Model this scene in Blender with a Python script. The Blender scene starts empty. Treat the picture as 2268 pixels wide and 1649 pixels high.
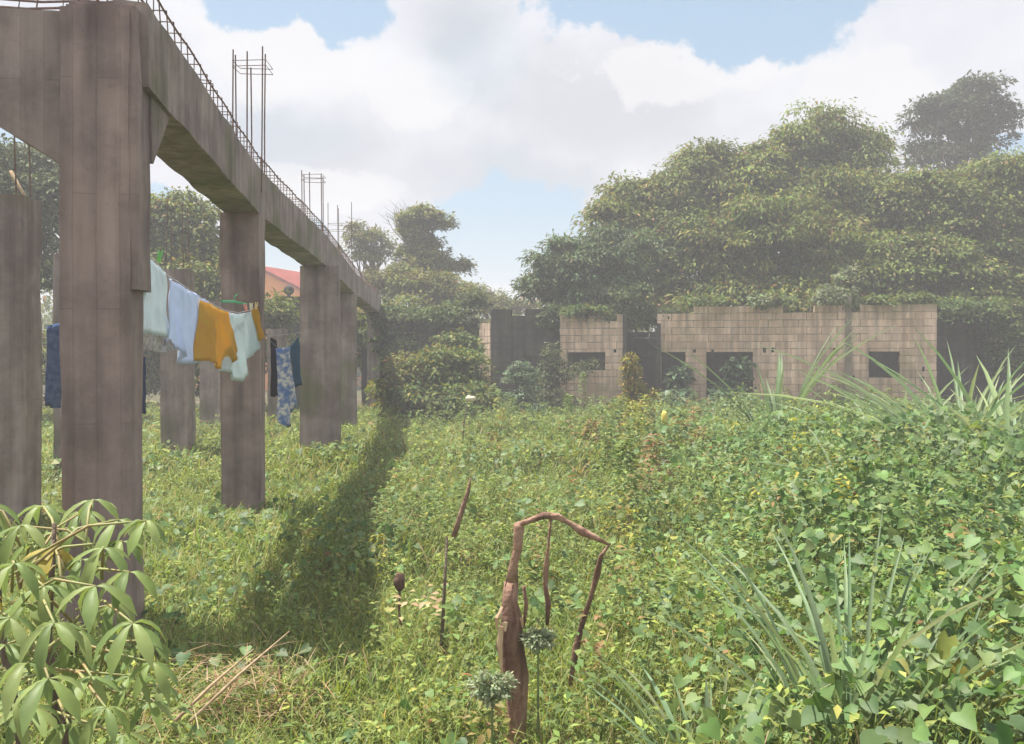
import bpy, math, random
import numpy as np
from mathutils import Vector, noise as mnoise
random.seed(7); rng = np.random.default_rng(11)
SC = bpy.context.scene
COL = SC.collection
F, E, CX, HY = 2150.0, 1.7, 1134.0, 808.0

# ------------------------------------------------------------------ camera
cd = bpy.data.cameras.new('camera'); cam = bpy.data.objects.new('camera', cd); COL.objects.link(cam)
cam.location = (0, 0, E); cam.rotation_euler = (math.radians(90 - 0.44), 0, 0)
cd.lens = 36 * F / 2268; cd.sensor_width = 36; cd.clip_end = 1000; cd.clip_start = 0.05
SC.camera = cam
SC.view_settings.view_transform = 'Standard'; SC.view_settings.look = 'None'
SC.view_settings.gamma = 1; SC.view_settings.exposure = 1.2

# ------------------------------------------------------------------ sun and sky
SUN = Vector((-1.45, 0.75, 3.7)).normalized()        # towards the sun
sd = bpy.data.lights.new('sun', 'SUN'); sun = bpy.data.objects.new('sun', sd); COL.objects.link(sun)
sd.energy = 4.3; sd.angle = math.radians(0.6); sd.color = (1.0, 0.95, 0.86)
sun.rotation_euler = SUN.to_track_quat('Z', 'Y').to_euler()
W = bpy.data.worlds.new('World'); SC.world = W; W.use_nodes = True
nt = W.node_tree; nt.nodes.clear()
class G:
    """tiny node graph builder"""
    def __init__(s, nt): s.nt = nt
    def n(s, t, ins=None, **kw):
        nd = s.nt.nodes.new(t)
        for k, v in kw.items(): setattr(nd, k, v)
        for k, v in (ins or {}).items():
            if hasattr(v, 'is_output') or isinstance(v, bpy.types.NodeSocket): s.nt.links.new(v, nd.inputs[k])
            else: nd.inputs[k].default_value = v
        return nd
    def m(s, op, a, b=0.0, c=None, clamp=False):
        nd = s.nt.nodes.new('ShaderNodeMath'); nd.operation = op; nd.use_clamp = clamp
        for i, v in enumerate([a, b] + ([c] if c is not None else [])):
            if isinstance(v, bpy.types.NodeSocket): s.nt.links.new(v, nd.inputs[i])
            else: nd.inputs[i].default_value = v
        return nd.outputs[0]
    def mix(s, f, a, b):
        nd = s.nt.nodes.new('ShaderNodeMix'); nd.data_type = 'RGBA'
        for i, v in ((0, f), (6, a), (7, b)):
            if isinstance(v, bpy.types.NodeSocket): s.nt.links.new(v, nd.inputs[i])
            else: nd.inputs[i].default_value = v if i == 0 else (*v, 1)
        return nd.outputs[2]
    def smooth(s, v, a, b):
        nd = s.nt.nodes.new('ShaderNodeMapRange'); nd.interpolation_type = 'SMOOTHSTEP'
        s.nt.links.new(v, nd.inputs[0]); nd.inputs[1].default_value = a; nd.inputs[2].default_value = b
        return nd.outputs[0]
g = G(nt)
sky = g.n('ShaderNodeTexSky', sky_type='NISHITA', sun_disc=False)
sky.sun_elevation = math.asin(SUN.z); sky.sun_rotation = math.atan2(SUN.x, SUN.y)
sky.dust_density = 1.5; sky.air_density = 1.0
tc = g.n('ShaderNodeTexCoord')
sep = g.n('ShaderNodeSeparateXYZ', {0: tc.outputs['Generated']})
az = g.m('ARCTAN2', sep.outputs[0], sep.outputs[1]); el = g.m('ARCSINE', sep.outputs[2])
uv = g.n('ShaderNodeCombineXYZ', {0: az, 1: el, 2: 0.0})
def nz(scale, det, rough, off=0.0, sy=1.0):
    mp = g.n('ShaderNodeMapping', {0: uv.outputs[0], 1: (off, off * .7, off), 3: (1, sy, 1)})
    return g.n('ShaderNodeTexNoise', {'Vector': mp.outputs[0], 'Scale': scale, 'Detail': det, 'Roughness': rough}).outputs['Fac']
warp = g.m('MULTIPLY', g.m('SUBTRACT', nz(9, 8, .58), .5), 1.7)
warp2 = g.m('MULTIPLY', g.m('SUBTRACT', nz(30, 6, .6, 3.1), .5), .7)
warp = g.m('ADD', warp, warp2)
def ae(px, py):
    a = math.atan((px - CX) / F); return a, math.atan((HY - py) / math.hypot(F, px - CX))
def blob(px, py, rx, ry, rot=0.0):
    a0, e0 = ae(px, py); c, s_ = math.cos(rot), math.sin(rot)
    dx = g.m('MULTIPLY', g.m('SUBTRACT', az, a0), F / rx); dy = g.m('MULTIPLY', g.m('SUBTRACT', el, e0), F / ry)
    r = g.m('SQRT', g.m('ADD', g.m('MULTIPLY', dx, dx), g.m('MULTIPLY', dy, dy)))
    return g.m('SUBTRACT', 1.0, r)                     # 1 centre, 0 edge
def union(bs):
    r = bs[0]
    for b in bs[1:]: r = g.m('MAXIMUM', r, b)
    return r
holes = union([blob(1690, -10, 230, 165), blob(1500, -20, 330, 105), blob(760, 5, 110, 85), blob(560, -10, 110, 85),
               blob(1130, 525, 250, 130), blob(1390, 470, 90, 50), blob(620, 540, 110, 70), blob(300, 470, 110, 60), blob(20, 260, 60, 60),
               blob(2240, 360, 60, 60), blob(-900, 300, 500, 200), blob(3300, 200, 600, 200), blob(900, -900, 700, 250)])
hole = g.smooth(g.m('ADD', holes, warp), -0.02, 0.16)
soft = g.smooth(g.m('ADD', union([blob(1130, 530, 330, 210), blob(640, 300, 170, 70), blob(1050, 130, 120, 120)]), warp), -0.25, 0.7)
# cloud body shading
body = g.smooth(nz(4.5, 7, .55, 5.3, 1.5), .34, .66)
grey = g.smooth(g.m('ADD', union([blob(1320, 250, 430, 190), blob(1150, 400, 420, 110), blob(700, 330, 240, 130), blob(1020, 60, 130, 110)]),
                    g.m('MULTIPLY', warp, .8)), -.2, .75)
puff = g.smooth(g.m('ADD', union([blob(940, 220, 110, 75), blob(620, 120, 190, 110), blob(1560, 150, 300, 70), blob(1900, 200, 220, 80), blob(760, 430, 180, 60),
                   blob(1120, 615, 70, 40), blob(560, 560, 60, 30)]), g.m('MULTIPLY', warp, 1.5)), 0, .2)
cloud = g.mix(body, (3.95, 4.0, 4.25), (3.3, 3.4, 3.75))
cloud = g.mix(g.m('MULTIPLY', grey, .8), cloud, (2.6, 2.7, 3.0))
cloud = g.mix(g.m('MULTIPLY', puff, .7), cloud, (4.0, 4.0, 4.1))
skyc = g.n('ShaderNodeMix', data_type='RGBA'); nt.links.new(sky.outputs[0], skyc.inputs[6])
skyc.inputs[0].default_value = .72; skyc.inputs[7].default_value = (1.55, 2.35, 3.0, 1)
cloud2 = g.mix(g.m('MULTIPLY', soft, .4), cloud, (2.0, 2.6, 3.15))
low = g.smooth(el, -.02, .16)                          # paler air near the horizon
blue = g.mix(low, (5.4, 6.4, 7.2), (1, 1, 1)); 
bm = g.n('ShaderNodeMix', data_type='RGBA'); nt.links.new(low, bm.inputs[0]); bm.inputs[6].default_value = (2.6, 3.2, 3.7, 1); nt.links.new(skyc.outputs[2], bm.inputs[7])
fin = g.n('ShaderNodeMix', data_type='RGBA'); nt.links.new(hole, fin.inputs[0]); nt.links.new(cloud2, fin.inputs[6]); nt.links.new(bm.outputs[2], fin.inputs[7])
bg = g.n('ShaderNodeBackground', {'Color': fin.outputs[2], 'Strength': 0.1})
g.n('ShaderNodeOutputWorld', {'Surface': bg.outputs[0]})

# ------------------------------------------------------------------ helpers
def P(px, py, d): return Vector(((px - CX) * d / F, d, E + (HY - py) * d / F))
def tag(o, label=None, cat=None, group=None, kind=None):
    for k, v in (('label', label), ('category', cat), ('group', group), ('kind', kind)):
        if v: o[k] = v
    return o
def empty(name, loc, label, cat, group=None):
    o = bpy.data.objects.new(name, None); COL.objects.link(o); o.location = loc; o.empty_display_size = .2
    return tag(o, label, cat, group)
def link(name, me, mat, parent=None, smooth=False):
    o = bpy.data.objects.new(name, me); COL.objects.link(o); me.materials.append(mat)
    if parent is not None:
        o.parent = parent
        me.transform(__import__('mathutils').Matrix.Translation(-parent.matrix_basis.translation)) if parent.parent is None else me.transform(__import__('mathutils').Matrix.Translation(-parent.parent.matrix_basis.translation))
    if smooth: me.polygons.foreach_set('use_smooth', [True] * len(me.polygons))
    return o
class MB:
    """collects geometry in world coordinates, links it as one mesh object"""
    def __init__(s): s.v = []; s.f = []
    def add(s, v, f):
        b = len(s.v); s.v += [tuple(x) for x in v]; s.f += [[b + i for i in q] for q in f]
    def box(s, c, size, ax=None, j=0.0):
        """box centred at c; ax = (ux, uy, uz) axes"""
        ux, uy, uz = ax or (Vector((1, 0, 0)), Vector((0, 1, 0)), Vector((0, 0, 1)))
        c = Vector(c); vs = []
        for k in (-1, 1):
            for a, b in ((-1, -1), (1, -1), (1, 1), (-1, 1)):
                p = c + ux * (a * size[0] / 2) + uy * (b * size[1] / 2) + uz * (k * size[2] / 2)
                if j: p = p + Vector([random.uniform(-j, j) for _ in range(3)])
                vs.append(p)
        s.add(vs, [(3, 2, 1, 0), (4, 5, 6, 7), (0, 1, 5, 4), (1, 2, 6, 5), (2, 3, 7, 6), (3, 0, 4, 7)])
    def tube(s, pts, rads, n=8, rough=0.0, cap=True):
        pts = [Vector(p) for p in pts]; vs = []; up = Vector((.13, .31, .94))
        if isinstance(rads, (int, float)): rads = [rads] * len(pts)
        for i, p in enumerate(pts):
            t = (pts[min(i + 1, len(pts) - 1)] - pts[max(i - 1, 0)]).normalized()
            a = t.cross(up); a = a.normalized() if a.length > .05 else t.cross(Vector((1, 0, 0))).normalized()
            b = t.cross(a)
            for k in range(n):
                an = 2 * math.pi * k / n; r = rads[i] * (1 + (random.uniform(-rough, rough) if rough else 0))
                vs.append(p + a * (math.cos(an) * r) + b * (math.sin(an) * r))
        fs = []
        for i in range(len(pts) - 1):
            for k in range(n):
                fs.append((i * n + k, i * n + (k + 1) % n, (i + 1) * n + (k + 1) % n, (i + 1) * n + k))
        if cap: fs.append(tuple(range(n))[::-1]); fs.append(tuple((len(pts) - 1) * n + k for k in range(n)))
        s.add(vs, fs)
    def solid(s, cs, div=(4, 4, 4), amp=0.0, freq=3.0, seed=0.0):
        """hexahedron from 8 corners (bottom 4 ccw, top 4), faces subdivided and roughened by noise"""
        cs = [Vector(c) for c in cs]
        def tri(u, v, w):
            b = (cs[0] * (1 - u) + cs[1] * u) * (1 - v) + (cs[3] * (1 - u) + cs[2] * u) * v
            t = (cs[4] * (1 - u) + cs[5] * u) * (1 - v) + (cs[7] * (1 - u) + cs[6] * u) * v
            return b * (1 - w) + t * w
        idx = {}; vs = []; fs = []
        nx, ny, nzv = div
        def vid(i, j, k):
            if (i, j, k) not in idx:
                p = tri(i / nx, j / ny, k / nzv); q = p.copy()
                if amp:
                    q = p + Vector(mnoise.noise_vector(p * freq + Vector((seed, seed, 0)))) * amp + Vector(mnoise.noise_vector(p * freq * 4)) * amp * .35
                idx[(i, j, k)] = len(vs); vs.append(q)
            return idx[(i, j, k)]
        for i in range(nx):
            for j in range(ny):
                fs.append((vid(i, j, 0), vid(i, j + 1, 0), vid(i + 1, j + 1, 0), vid(i + 1, j, 0)))
                fs.append((vid(i, j, nzv), vid(i + 1, j, nzv), vid(i + 1, j + 1, nzv), vid(i, j + 1, nzv)))
        for i in range(nx):
            for k in range(nzv):
                fs.append((vid(i, 0, k), vid(i + 1, 0, k), vid(i + 1, 0, k + 1), vid(i, 0, k + 1)))
                fs.append((vid(i, ny, k), vid(i, ny, k + 1), vid(i + 1, ny, k + 1), vid(i + 1, ny, k)))
        for j in range(ny):
            for k in range(nzv):
                fs.append((vid(0, j, k), vid(0, j, k + 1), vid(0, j + 1, k + 1), vid(0, j + 1, k)))
                fs.append((vid(nx, j, k), vid(nx, j + 1, k), vid(nx, j + 1, k + 1), vid(nx, j, k + 1)))
        s.add(vs, fs)
    def build(s, name, mat, parent=None, smooth=False):
        me = bpy.data.meshes.new(name); me.from_pydata(s.v, [], s.f); me.update()
        return link(name, me, mat, parent, smooth)

# ---- leaves in numpy batches
T = {
 'lance': (np.array([(0,0,0),(0,.5,-.02),(0,1,-.16),(-.5,.42,.07),(.5,.42,.07)],float), [(0,4,1),(1,4,2),(0,1,3),(1,2,3)]),
 'heart': (np.array([(0,.1,0),(0,.5,-.04),(0,1,-.18),(-.3,-.06,.04),(-.52,.22,.07),(-.4,.58,.03),(.3,-.06,.04),(.52,.22,.07),(.4,.58,.03)],float),
           [(0,3,4,1),(1,4,5,2),(0,1,7,6),(1,2,8,7)]),
 'blade': (np.array([(-.5,0,0),(.5,0,0),(-.45,.38,-.14),(.45,.38,-.14),(-.3,.72,-.52),(.3,.72,-.52),(0,1,-1)],float), [(0,1,3,2),(2,3,5,4),(4,5,6)]),
 'long': (np.array([(-.3,0,0),(0,0,-.02),(.3,0,0)]+[(s*w,v,-b+(0.0 if s else -.02)) for v,w,b in ((.2,.5,.04),(.4,.5,.16),(.6,.42,.36),(.8,.27,.64)) for s in (-1,0,1)]+[(0,1,-1)],float),
          [q for i in range(4) for q in ((i*3,i*3+1,i*3+4,i*3+3),(i*3+1,i*3+2,i*3+5,i*3+4))]+[(12,13,15),(13,14,15)]),
}
def nrmz(a): return a / np.maximum(np.linalg.norm(a, axis=1, keepdims=True), 1e-6)
def leaves(name, pos, dirs, nrm, length, width, tm, colr, mat, parent=None, bend=None):
    tv, tf = T[tm]; n = len(pos); k = len(tv)
    d = nrmz(dirs); s = nrmz(np.cross(d, nrm)); w = np.cross(s, d)
    L = np.broadcast_to(length, (n,))[:, None, None]; Wd = np.broadcast_to(width, (n,))[:, None, None]
    bd = np.broadcast_to(1.0 if bend is None else bend, (n,))[:, None, None]
    V = pos[:, None, :] + d[:, None, :] * tv[None, :, 1:2] * L + s[:, None, :] * tv[None, :, 0:1] * Wd + w[:, None, :] * tv[None, :, 2:3] * L * bd
    V = V.reshape(-1, 3)
    if parent is not None: V = V - np.array((parent.parent or parent).matrix_basis.translation)
    me = bpy.data.meshes.new(name)
    fl = np.array([i for f in tf for i in f]); tot = np.array([len(f) for f in tf])
    loops = (np.arange(n)[:, None] * k + fl[None, :]).ravel(); tots = np.tile(tot, n); starts = np.concatenate([[0], np.cumsum(tots)[:-1]])
    me.vertices.add(n * k); me.vertices.foreach_set('co', V.ravel().astype(np.float32))
    me.loops.add(len(loops)); me.loops.foreach_set('vertex_index', loops.astype(np.int32))
    me.polygons.add(len(tots)); me.polygons.foreach_set('loop_start', starts.astype(np.int32)); me.polygons.foreach_set('loop_total', tots.astype(np.int32))
    me.update(calc_edges=True)
    at = me.color_attributes.new('leaf_colour', 'FLOAT_COLOR', 'POINT')
    c4 = np.ones((n, k, 4), np.float32); c4[:, :, :3] = colr[:, None, :]
    at.data.foreach_set('color', c4.ravel())
    o = bpy.data.objects.new(name, me); COL.objects.link(o); me.materials.append(mat)
    if parent is not None: o.parent = parent
    return o
def tint(n, base, var=.25, hue=.12):
    b = np.array(base)[None, :] * (1 + rng.uniform(-var, var, (n, 1)))
    b = b * (1 + rng.uniform(-hue, hue, (n, 3)))
    return np.clip(b, .005, .9)
def pick(n, pal, wts, var=.22, hue=.1):
    i = rng.choice(len(pal), n, p=np.array(wts) / sum(wts)); c = np.array(pal)[i]
    return np.clip(c * (1 + rng.uniform(-var, var, (n, 1))) * (1 + rng.uniform(-hue, hue, (n, 3))), .005, .9)
def sph(n):
    v = rng.normal(size=(n, 3)); return nrmz(v)
# value noise on the plane
_g = rng.uniform(-1, 1, (4, 128, 128))
def vn(x, y, k=0):
    x = np.asarray(x, float) + 40.3; y = np.asarray(y, float) + 40.7; xi = np.floor(x).astype(int); yi = np.floor(y).astype(int); fx = x - xi; fy = y - yi
    fx = fx * fx * (3 - 2 * fx); fy = fy * fy * (3 - 2 * fy); q = _g[k]
    a = q[xi % 128, yi % 128]; b = q[(xi + 1) % 128, yi % 128]; c = q[xi % 128, (yi + 1) % 128]; e = q[(xi + 1) % 128, (yi + 1) % 128]
    return (a * (1 - fx) + b * fx) * (1 - fy) + (c * (1 - fx) + e * fx) * fy
def sst(x, a, b):
    t = np.clip((np.asarray(x, float) - a) / (b - a), 0, 1); return t * t * (3 - 2 * t)
def gz(x, y): return .10 * vn(np.asarray(x) * .23, np.asarray(y) * .23) + .03 * vn(np.asarray(x) * .9, np.asarray(y) * .9, 1)
def rowx(y):                                           # face of the column row
    return -(CX - 887) / F * np.asarray(y, float) - 1.55
def vh(x, y):
    """height of the growth above the ground"""
    x = np.asarray(x, float); y = np.asarray(y, float)
    right = sst(x - .12 * y, .0, 2.2)
    h = .20 + .10 * sst(x - rowx(y), .3, 1.5) + .41 * right * (1 - .75 * sst(y, 9, 21)) + .12 * sst(y, 9, 20)
    h = h * (1 + .6 * vn(x * .8, y * .8, 2)) + .16 * right * vn(x * 2.0, y * 2.0, 3) + .05 * vn(x * 3.1, y * 3.1, 1)
    return np.maximum(h, .06)

# ------------------------------------------------------------------ materials
def mat(name):
    m = bpy.data.materials.new(name); m.use_nodes = True; m.node_tree.nodes.clear(); return m, G(m.node_tree)
def leafmat(name, rough=.5, trans=.3, spec=.35):
    m, q = mat(name)
    a = q.n('ShaderNodeAttribute', attribute_name='leaf_colour')
    gm = q.n('ShaderNodeNewGeometry')
    nzt = q.n('ShaderNodeTexNoise', {'Vector': gm.outputs['Position'], 'Scale': 30.0, 'Detail': 3.0})
    v = q.n('ShaderNodeHueSaturation', {'Color': a.outputs['Color'], 'Value': q.m('ADD', q.m('MULTIPLY', nzt.outputs['Fac'], .5), .75)})
    p = q.n('ShaderNodeBsdfPrincipled', {'Base Color': v.outputs[0], 'Roughness': rough, 'Specular IOR Level': spec})
    tcol = q.n('ShaderNodeHueSaturation', {'Color': v.outputs[0], 'Value': 1.5, 'Saturation': 1.15, 'Hue': .485})
    t = q.n('ShaderNodeBsdfTranslucent', {'Color': tcol.outputs[0]})
    mx = q.n('ShaderNodeMixShader', {0: trans, 1: p.outputs[0], 2: t.outputs[0]})
    q.n('ShaderNodeOutputMaterial', {'Surface': mx.outputs[0]}); return m
def solidmat(name, c1, c2, scale=4.0, rough=.85, bump=.2, c3=None, streak=False, det=8.0, bscale=30.0, stretch=(1, 1, 1), spec=.3, bd=.01, isl=0, boards=False):
    m, q = mat(name)
    gm = q.n('ShaderNodeTexCoord'); mp = q.n('ShaderNodeMapping', {0: gm.outputs['Object'], 3: stretch})
    n1 = q.n('ShaderNodeTexNoise', {'Vector': mp.outputs[0], 'Scale': scale, 'Detail': det, 'Roughness': .62})
    col = q.mix(q.smooth(n1.outputs['Fac'], .36, .64), c1, c2)
    if c3:
        n3 = q.n('ShaderNodeTexNoise', {'Vector': mp.outputs[0], 'Scale': scale * .45, 'Detail': 6.0, 'W': 3.0}, noise_dimensions='4D')
        cc = q.n('ShaderNodeMix', data_type='RGBA'); m.node_tree.links.new(q.smooth(n3.outputs['Fac'], .5, .66), cc.inputs[0])
        m.node_tree.links.new(col, cc.inputs[6]); cc.inputs[7].default_value = (*c3, 1); col = cc.outputs[2]
    if streak:
        ms = q.n('ShaderNodeMapping', {0: gm.outputs['Object'], 3: (7, 7, .5)})
        n2 = q.n('ShaderNodeTexNoise', {'Vector': ms.outputs[0], 'Scale': 1.2, 'Detail': 6.0})
        hs = q.n('ShaderNodeHueSaturation', {'Color': col, 'Value': q.m('ADD', q.m('MULTIPLY', n2.outputs['Fac'], 1.5), .25)}); col = hs.outputs[0]
    if isl:
        gi = q.n('ShaderNodeNewGeometry'); hs2 = q.n('ShaderNodeHueSaturation', {'Color': col, 'Value': q.m('ADD', q.m('MULTIPLY', gi.outputs['Random Per Island'], isl), 1 - isl / 2)}); col = hs2.outputs[0]
    nb = q.n('ShaderNodeTexNoise', {'Vector': gm.outputs['Object'], 'Scale': bscale, 'Detail': 8.0})
    hgt = nb.outputs['Fac']
    if boards:
        sx = q.n('ShaderNodeSeparateXYZ', {0: gm.outputs['Object']}); xy = q.m('ADD', sx.outputs[0], q.m('MULTIPLY', sx.outputs[1], .83))
        cv = q.n('ShaderNodeCombineXYZ', {0: sx.outputs[2], 1: xy, 2: 0.0})
        br = q.n('ShaderNodeTexBrick', {'Vector': cv.outputs[0], 'Scale': 1.0, 'Mortar Size': .004, 'Mortar Smooth': .3, 'Brick Width': 1.35, 'Row Height': .145})
        br.inputs['Color1'].default_value = (.96, .96, .96, 1); br.inputs['Color2'].default_value = (1.05, 1.05, 1.05, 1); br.inputs['Mortar'].default_value = (.88, .87, .86, 1)
        vo = q.n('ShaderNodeTexVoronoi', {'Vector': gm.outputs['Object'], 'Scale': 22.0}); pit = q.smooth(vo.outputs['Distance'], .06, .12)
        rd = q.n('ShaderNodeRGBToBW', {0: br.outputs['Color']})
        hb = q.n('ShaderNodeHueSaturation', {'Color': col, 'Value': q.m('MULTIPLY', rd.outputs[0], q.m('ADD', q.m('MULTIPLY', pit, .15), .85))}); col = hb.outputs[0]
        hgt = q.m('ADD', q.m('MULTIPLY', hgt, .5), q.m('ADD', q.m('MULTIPLY', br.outputs['Fac'], -.5), q.m('MULTIPLY', pit, .5)))
    b = q.n('ShaderNodeBump', {'Height': hgt, 'Strength': bump, 'Distance': bd})
    p = q.n('ShaderNodeBsdfPrincipled', {'Base Color': col, 'Roughness': rough, 'Normal': b.outputs[0], 'Specular IOR Level': spec})
    q.n('ShaderNodeOutputMaterial', {'Surface': p.outputs[0]}); return m
M_leaf = leafmat('leaf', .62, .25, .15); M_gloss = leafmat('glossy_leaf', .5, .3, .25); M_grass = leafmat('grass', .55, .35, .3)
M_conc = solidmat('stained_concrete', (.185, .145, .135), (.29, .24, .22), 2.2, .9, .5, (.15, .145, .085), True, boards=True)
M_concred = solidmat('soil_stained_concrete', (.185, .14, .13), (.29, .225, .205), 2.0, .9, .5, (.27, .18, .14), True, boards=True)
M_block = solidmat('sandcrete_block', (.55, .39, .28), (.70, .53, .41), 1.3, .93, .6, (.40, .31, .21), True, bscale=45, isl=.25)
M_mortar = solidmat('mortar', (.22, .165, .12), (.32, .25, .18), 5, .95, .5); M_mort_dark = solidmat('shade_dark_mortar', (.035, .032, .028), (.06, .055, .045), 5, .95, .5)  # second mortar darkened to go with the shade-toned block
M_dark = solidmat('shade_dark_block', (.045, .042, .038), (.08, .072, .062), 1.5, .95, .6, (.05, .06, .03), True, isl=.3)  # block darkened to carry the shade on walls, greenish patches at random
M_steel = solidmat('rusty_steel', (.10, .06, .045), (.19, .12, .09), 14, .75, .3)
M_bark = solidmat('bark', (.10, .07, .05), (.20, .16, .12), 6, .95, .8, stretch=(1, 1, .3), bd=.03)
M_dead = solidmat('dead_wood', (.20, .105, .075), (.40, .25, .18), 14, .9, .9, (.11, .06, .045), stretch=(1, 1, .2), bd=.02)
M_split = solidmat('split_wood', (.50, .33, .20), (.68, .50, .34), 20, .85, .5, stretch=(1, 1, .15))
M_soil = solidmat('soil', (.05, .055, .02), (.11, .10, .045), 1.3, 1.0, .8, (.16, .10, .055), bd=.05)
M_twig = solidmat('dry_twig', (.28, .19, .11), (.45, .34, .21), 12, .9, .4)

# ------------------------------------------------------------------ ground
def ground():
    xs = np.concatenate([np.linspace(-150, -32, 14), np.linspace(-30, 30, 121), np.linspace(32, 150, 14)])
    ys = np.concatenate([np.linspace(-60, -6, 8), np.linspace(-4, 45, 99), np.linspace(48, 190, 20)])
    X, Y = np.meshgrid(xs, ys, indexing='ij'); Z = gz(X, Y) - .01
    nx, ny = X.shape; v = np.stack([X, Y, Z], -1).reshape(-1, 3)
    f = [(i * ny + j, (i + 1) * ny + j, (i + 1) * ny + j + 1, i * ny + j + 1) for i in range(nx - 1) for j in range(ny - 1)]
    me = bpy.data.meshes.new('ground'); me.from_pydata(v.tolist(), [], f)
    o = link('ground', me, M_soil, None, True); o['kind'] = 'structure'
ground()

# ------------------------------------------------------------------ concrete frame on the left
DY = Vector((-(CX - 887) / F, 1, 0)).normalized()      # along the row
DX = Vector((DY.y, -DY.x, 0))                          # to the right, square to it
ZT, ZB = 3.86, 3.36                                    # beam top and soffit
frame = empty('concrete_frame', (-2.4, 6, 0), 'long unfinished concrete frame of dark stained columns carrying one beam, left of the field', 'building frame')
def at(d, lat, z): return Vector((-(CX - 887) / F * d, d, z)) + DX * (-lat)
# (depth of front face, lateral right, lateral left, length along row)
cols = [(5.89, 1.58, 1.97, .28, M_concred), (10.80, 1.53, 1.95, .42, M_concred), (16.5, 1.03, 1.68, .42, M_conc), (22.6, 1.02, 1.50, .42, M_conc), (31.0, .66, 1.05, .42, M_conc)]
def hexa(d0, d1, r, l, z0, z1): return [at(d0, l, z0), at(d0, r, z0), at(d1, r, z0), at(d1, l, z0), at(d0, l, z1), at(d0, r, z1), at(d1, r, z1), at(d1, l, z1)]
rowcols = []
for i, (d, r, l, t, m_) in enumerate(cols):
    mb = MB(); mb.solid(hexa(d, d + t, r, l, -.25, ZT - .07 if i == 0 else ZB - .003), (5, 4, 34), .016, 2.2, i * 3.3)
    if i == 0:   # formwork step and haunch at the head of the near column
        mb.solid(hexa(d + .012, d + t + .03, r - .04, l - .03, 2.15, ZT - .055), (5, 4, 14), .016, 2.4, 9)
    c = mb.build('column', m_, frame); rowcols.append(c)
# beam: polyline of lateral positions, swinging right beyond the second column
path = [(6.0, 1.50, 1.95), (10.6, 1.54, 1.91), (11.2, 1.53, 1.91), (16.6, 1.22, 1.62), (23.0, 1.05, 1.47), (31.6, .62, 1.04)]
for a, b in zip(path[:-1], path[1:]):
    pass
mb = MB()
NS = 110; secs = []
dd = np.linspace(6.0, 31.6, NS)
pr = np.interp(dd, [p[0] for p in path], [p[1] for p in path]); pl = np.interp(dd, [p[0] for p in path], [p[2] for p in path])
ring = [(0, 0), (.33, 0), (.66, 0), (1, 0), (1, .25), (1, .5), (1, .75), (1, 1), (.66, 1), (.33, 1), (0, 1), (0, .75), (0, .5), (0, .25)]   # (u right->left, w bottom->top)
vs = []; fs = []
for i in range(NS):
    for u, w_ in ring:
        p = at(dd[i], pr[i] + (pl[i] - pr[i]) * u, ZB + (ZT - ZB) * w_)
        ragged = .03 * mnoise.noise(Vector((dd[i] * 2.5, 3 + u * 2, 0))) if w_ == 1 else 0
        vs.append(p + Vector(mnoise.noise_vector(p * 2.0)) * .014 + Vector(mnoise.noise_vector(p * 8)) * .006 + Vector((0, 0, ragged)))
K = len(ring)
for i in range(NS - 1):
    for k in range(K): fs.append((i * K + k, (i + 1) * K + k, (i + 1) * K + (k + 1) % K, i * K + (k + 1) % K))
fs.append(tuple(range(K))); fs.append(tuple((NS - 1) * K + k for k in range(K))[::-1])
mb.add(vs, fs); beam = mb.build('beam', M_conc, frame)
# haunches under the beam on both sides of the columns
mb = MB()
for d, r, l in ((6.20, 1.53, 1.93), ):
    mb.solid([at(d, l, 2.95), at(d, r, 2.95), at(d + .05, r, 2.95), at(d + .05, l, 2.95), at(d, l, ZB + .02), at(d, r, ZB + .02), at(d + .5, r, ZB + .02), at(d + .5, l, ZB + .02)], (3, 3, 4), .01, 3)
mb.build('haunch', M_conc, frame)
# cross beam running left from the near column, with a deep haunch
mb = MB()
mb.solid([at(5.96, 2.75, 3.36), at(5.96, 1.96, 2.86), at(6.30, 1.96, 2.86), at(6.30, 2.75, 3.36), at(5.96, 2.75, ZT - .07), at(5.96, 1.96, ZT - .08), at(6.30, 1.96, ZT - .08), at(6.30, 2.75, ZT - .07)], (10, 4, 8), .02, 2.4)
mb.solid([at(5.96, 7.6, 3.40), at(5.96, 2.753, 3.36), at(6.30, 2.753, 3.36), at(6.30, 7.6, 3.36), at(5.96, 7.6, ZT - .06), at(5.96, 2.753, ZT - .072), at(6.30, 2.753, ZT - .072), at(6.30, 7.6, ZT - .06)], (30, 4, 6), .02, 2.4)
cb = mb.build('cross_beam', M_conc, frame)
# reinforcing cage lying along the beam top
mb = MB(); hz_ = .17
for off, hh in ((.04, hz_), (.30, hz_), (.04, .02), (.30, .02)):
    pts = []
    for k in range(70):
        d = 5.92 + 25.6 * k / 69; r = float(np.interp(d, dd, pr))
        pts.append(at(d, r + off, ZT + hh + .012 * math.sin(k * 1.7 + off * 9) + .006 * math.sin(k * .6)))
    mb.tube(pts, .008, 5)
k = 0; d = 5.9
while d < 31.2:
    r = float(np.interp(d, dd, pr)); sk = random.uniform(-.07, .07); a0, a1 = r + .03, r + .31
    q = [at(d, a0, ZT - .03), at(d + sk, a0, ZT + hz_ + .01), at(d + sk, a1, ZT + hz_ + .01), at(d, a1, ZT - .03)]
    mb.tube(q[:2], .005, 4); mb.tube(q[1:3], .005, 4); mb.tube(q[2:], .005, 4)
    d += random.uniform(.17, .26)
mb.build('rebar_cage', M_steel, beam)
mb = MB()
for hh in (-.04, .09):
    for off in (.04, .28):
        mb.tube([at(5.99 + off, 1.7 + .25 * k, ZT + hh + .01 * math.sin(k * 2.1)) for k in range(24)], .008, 5)
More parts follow.
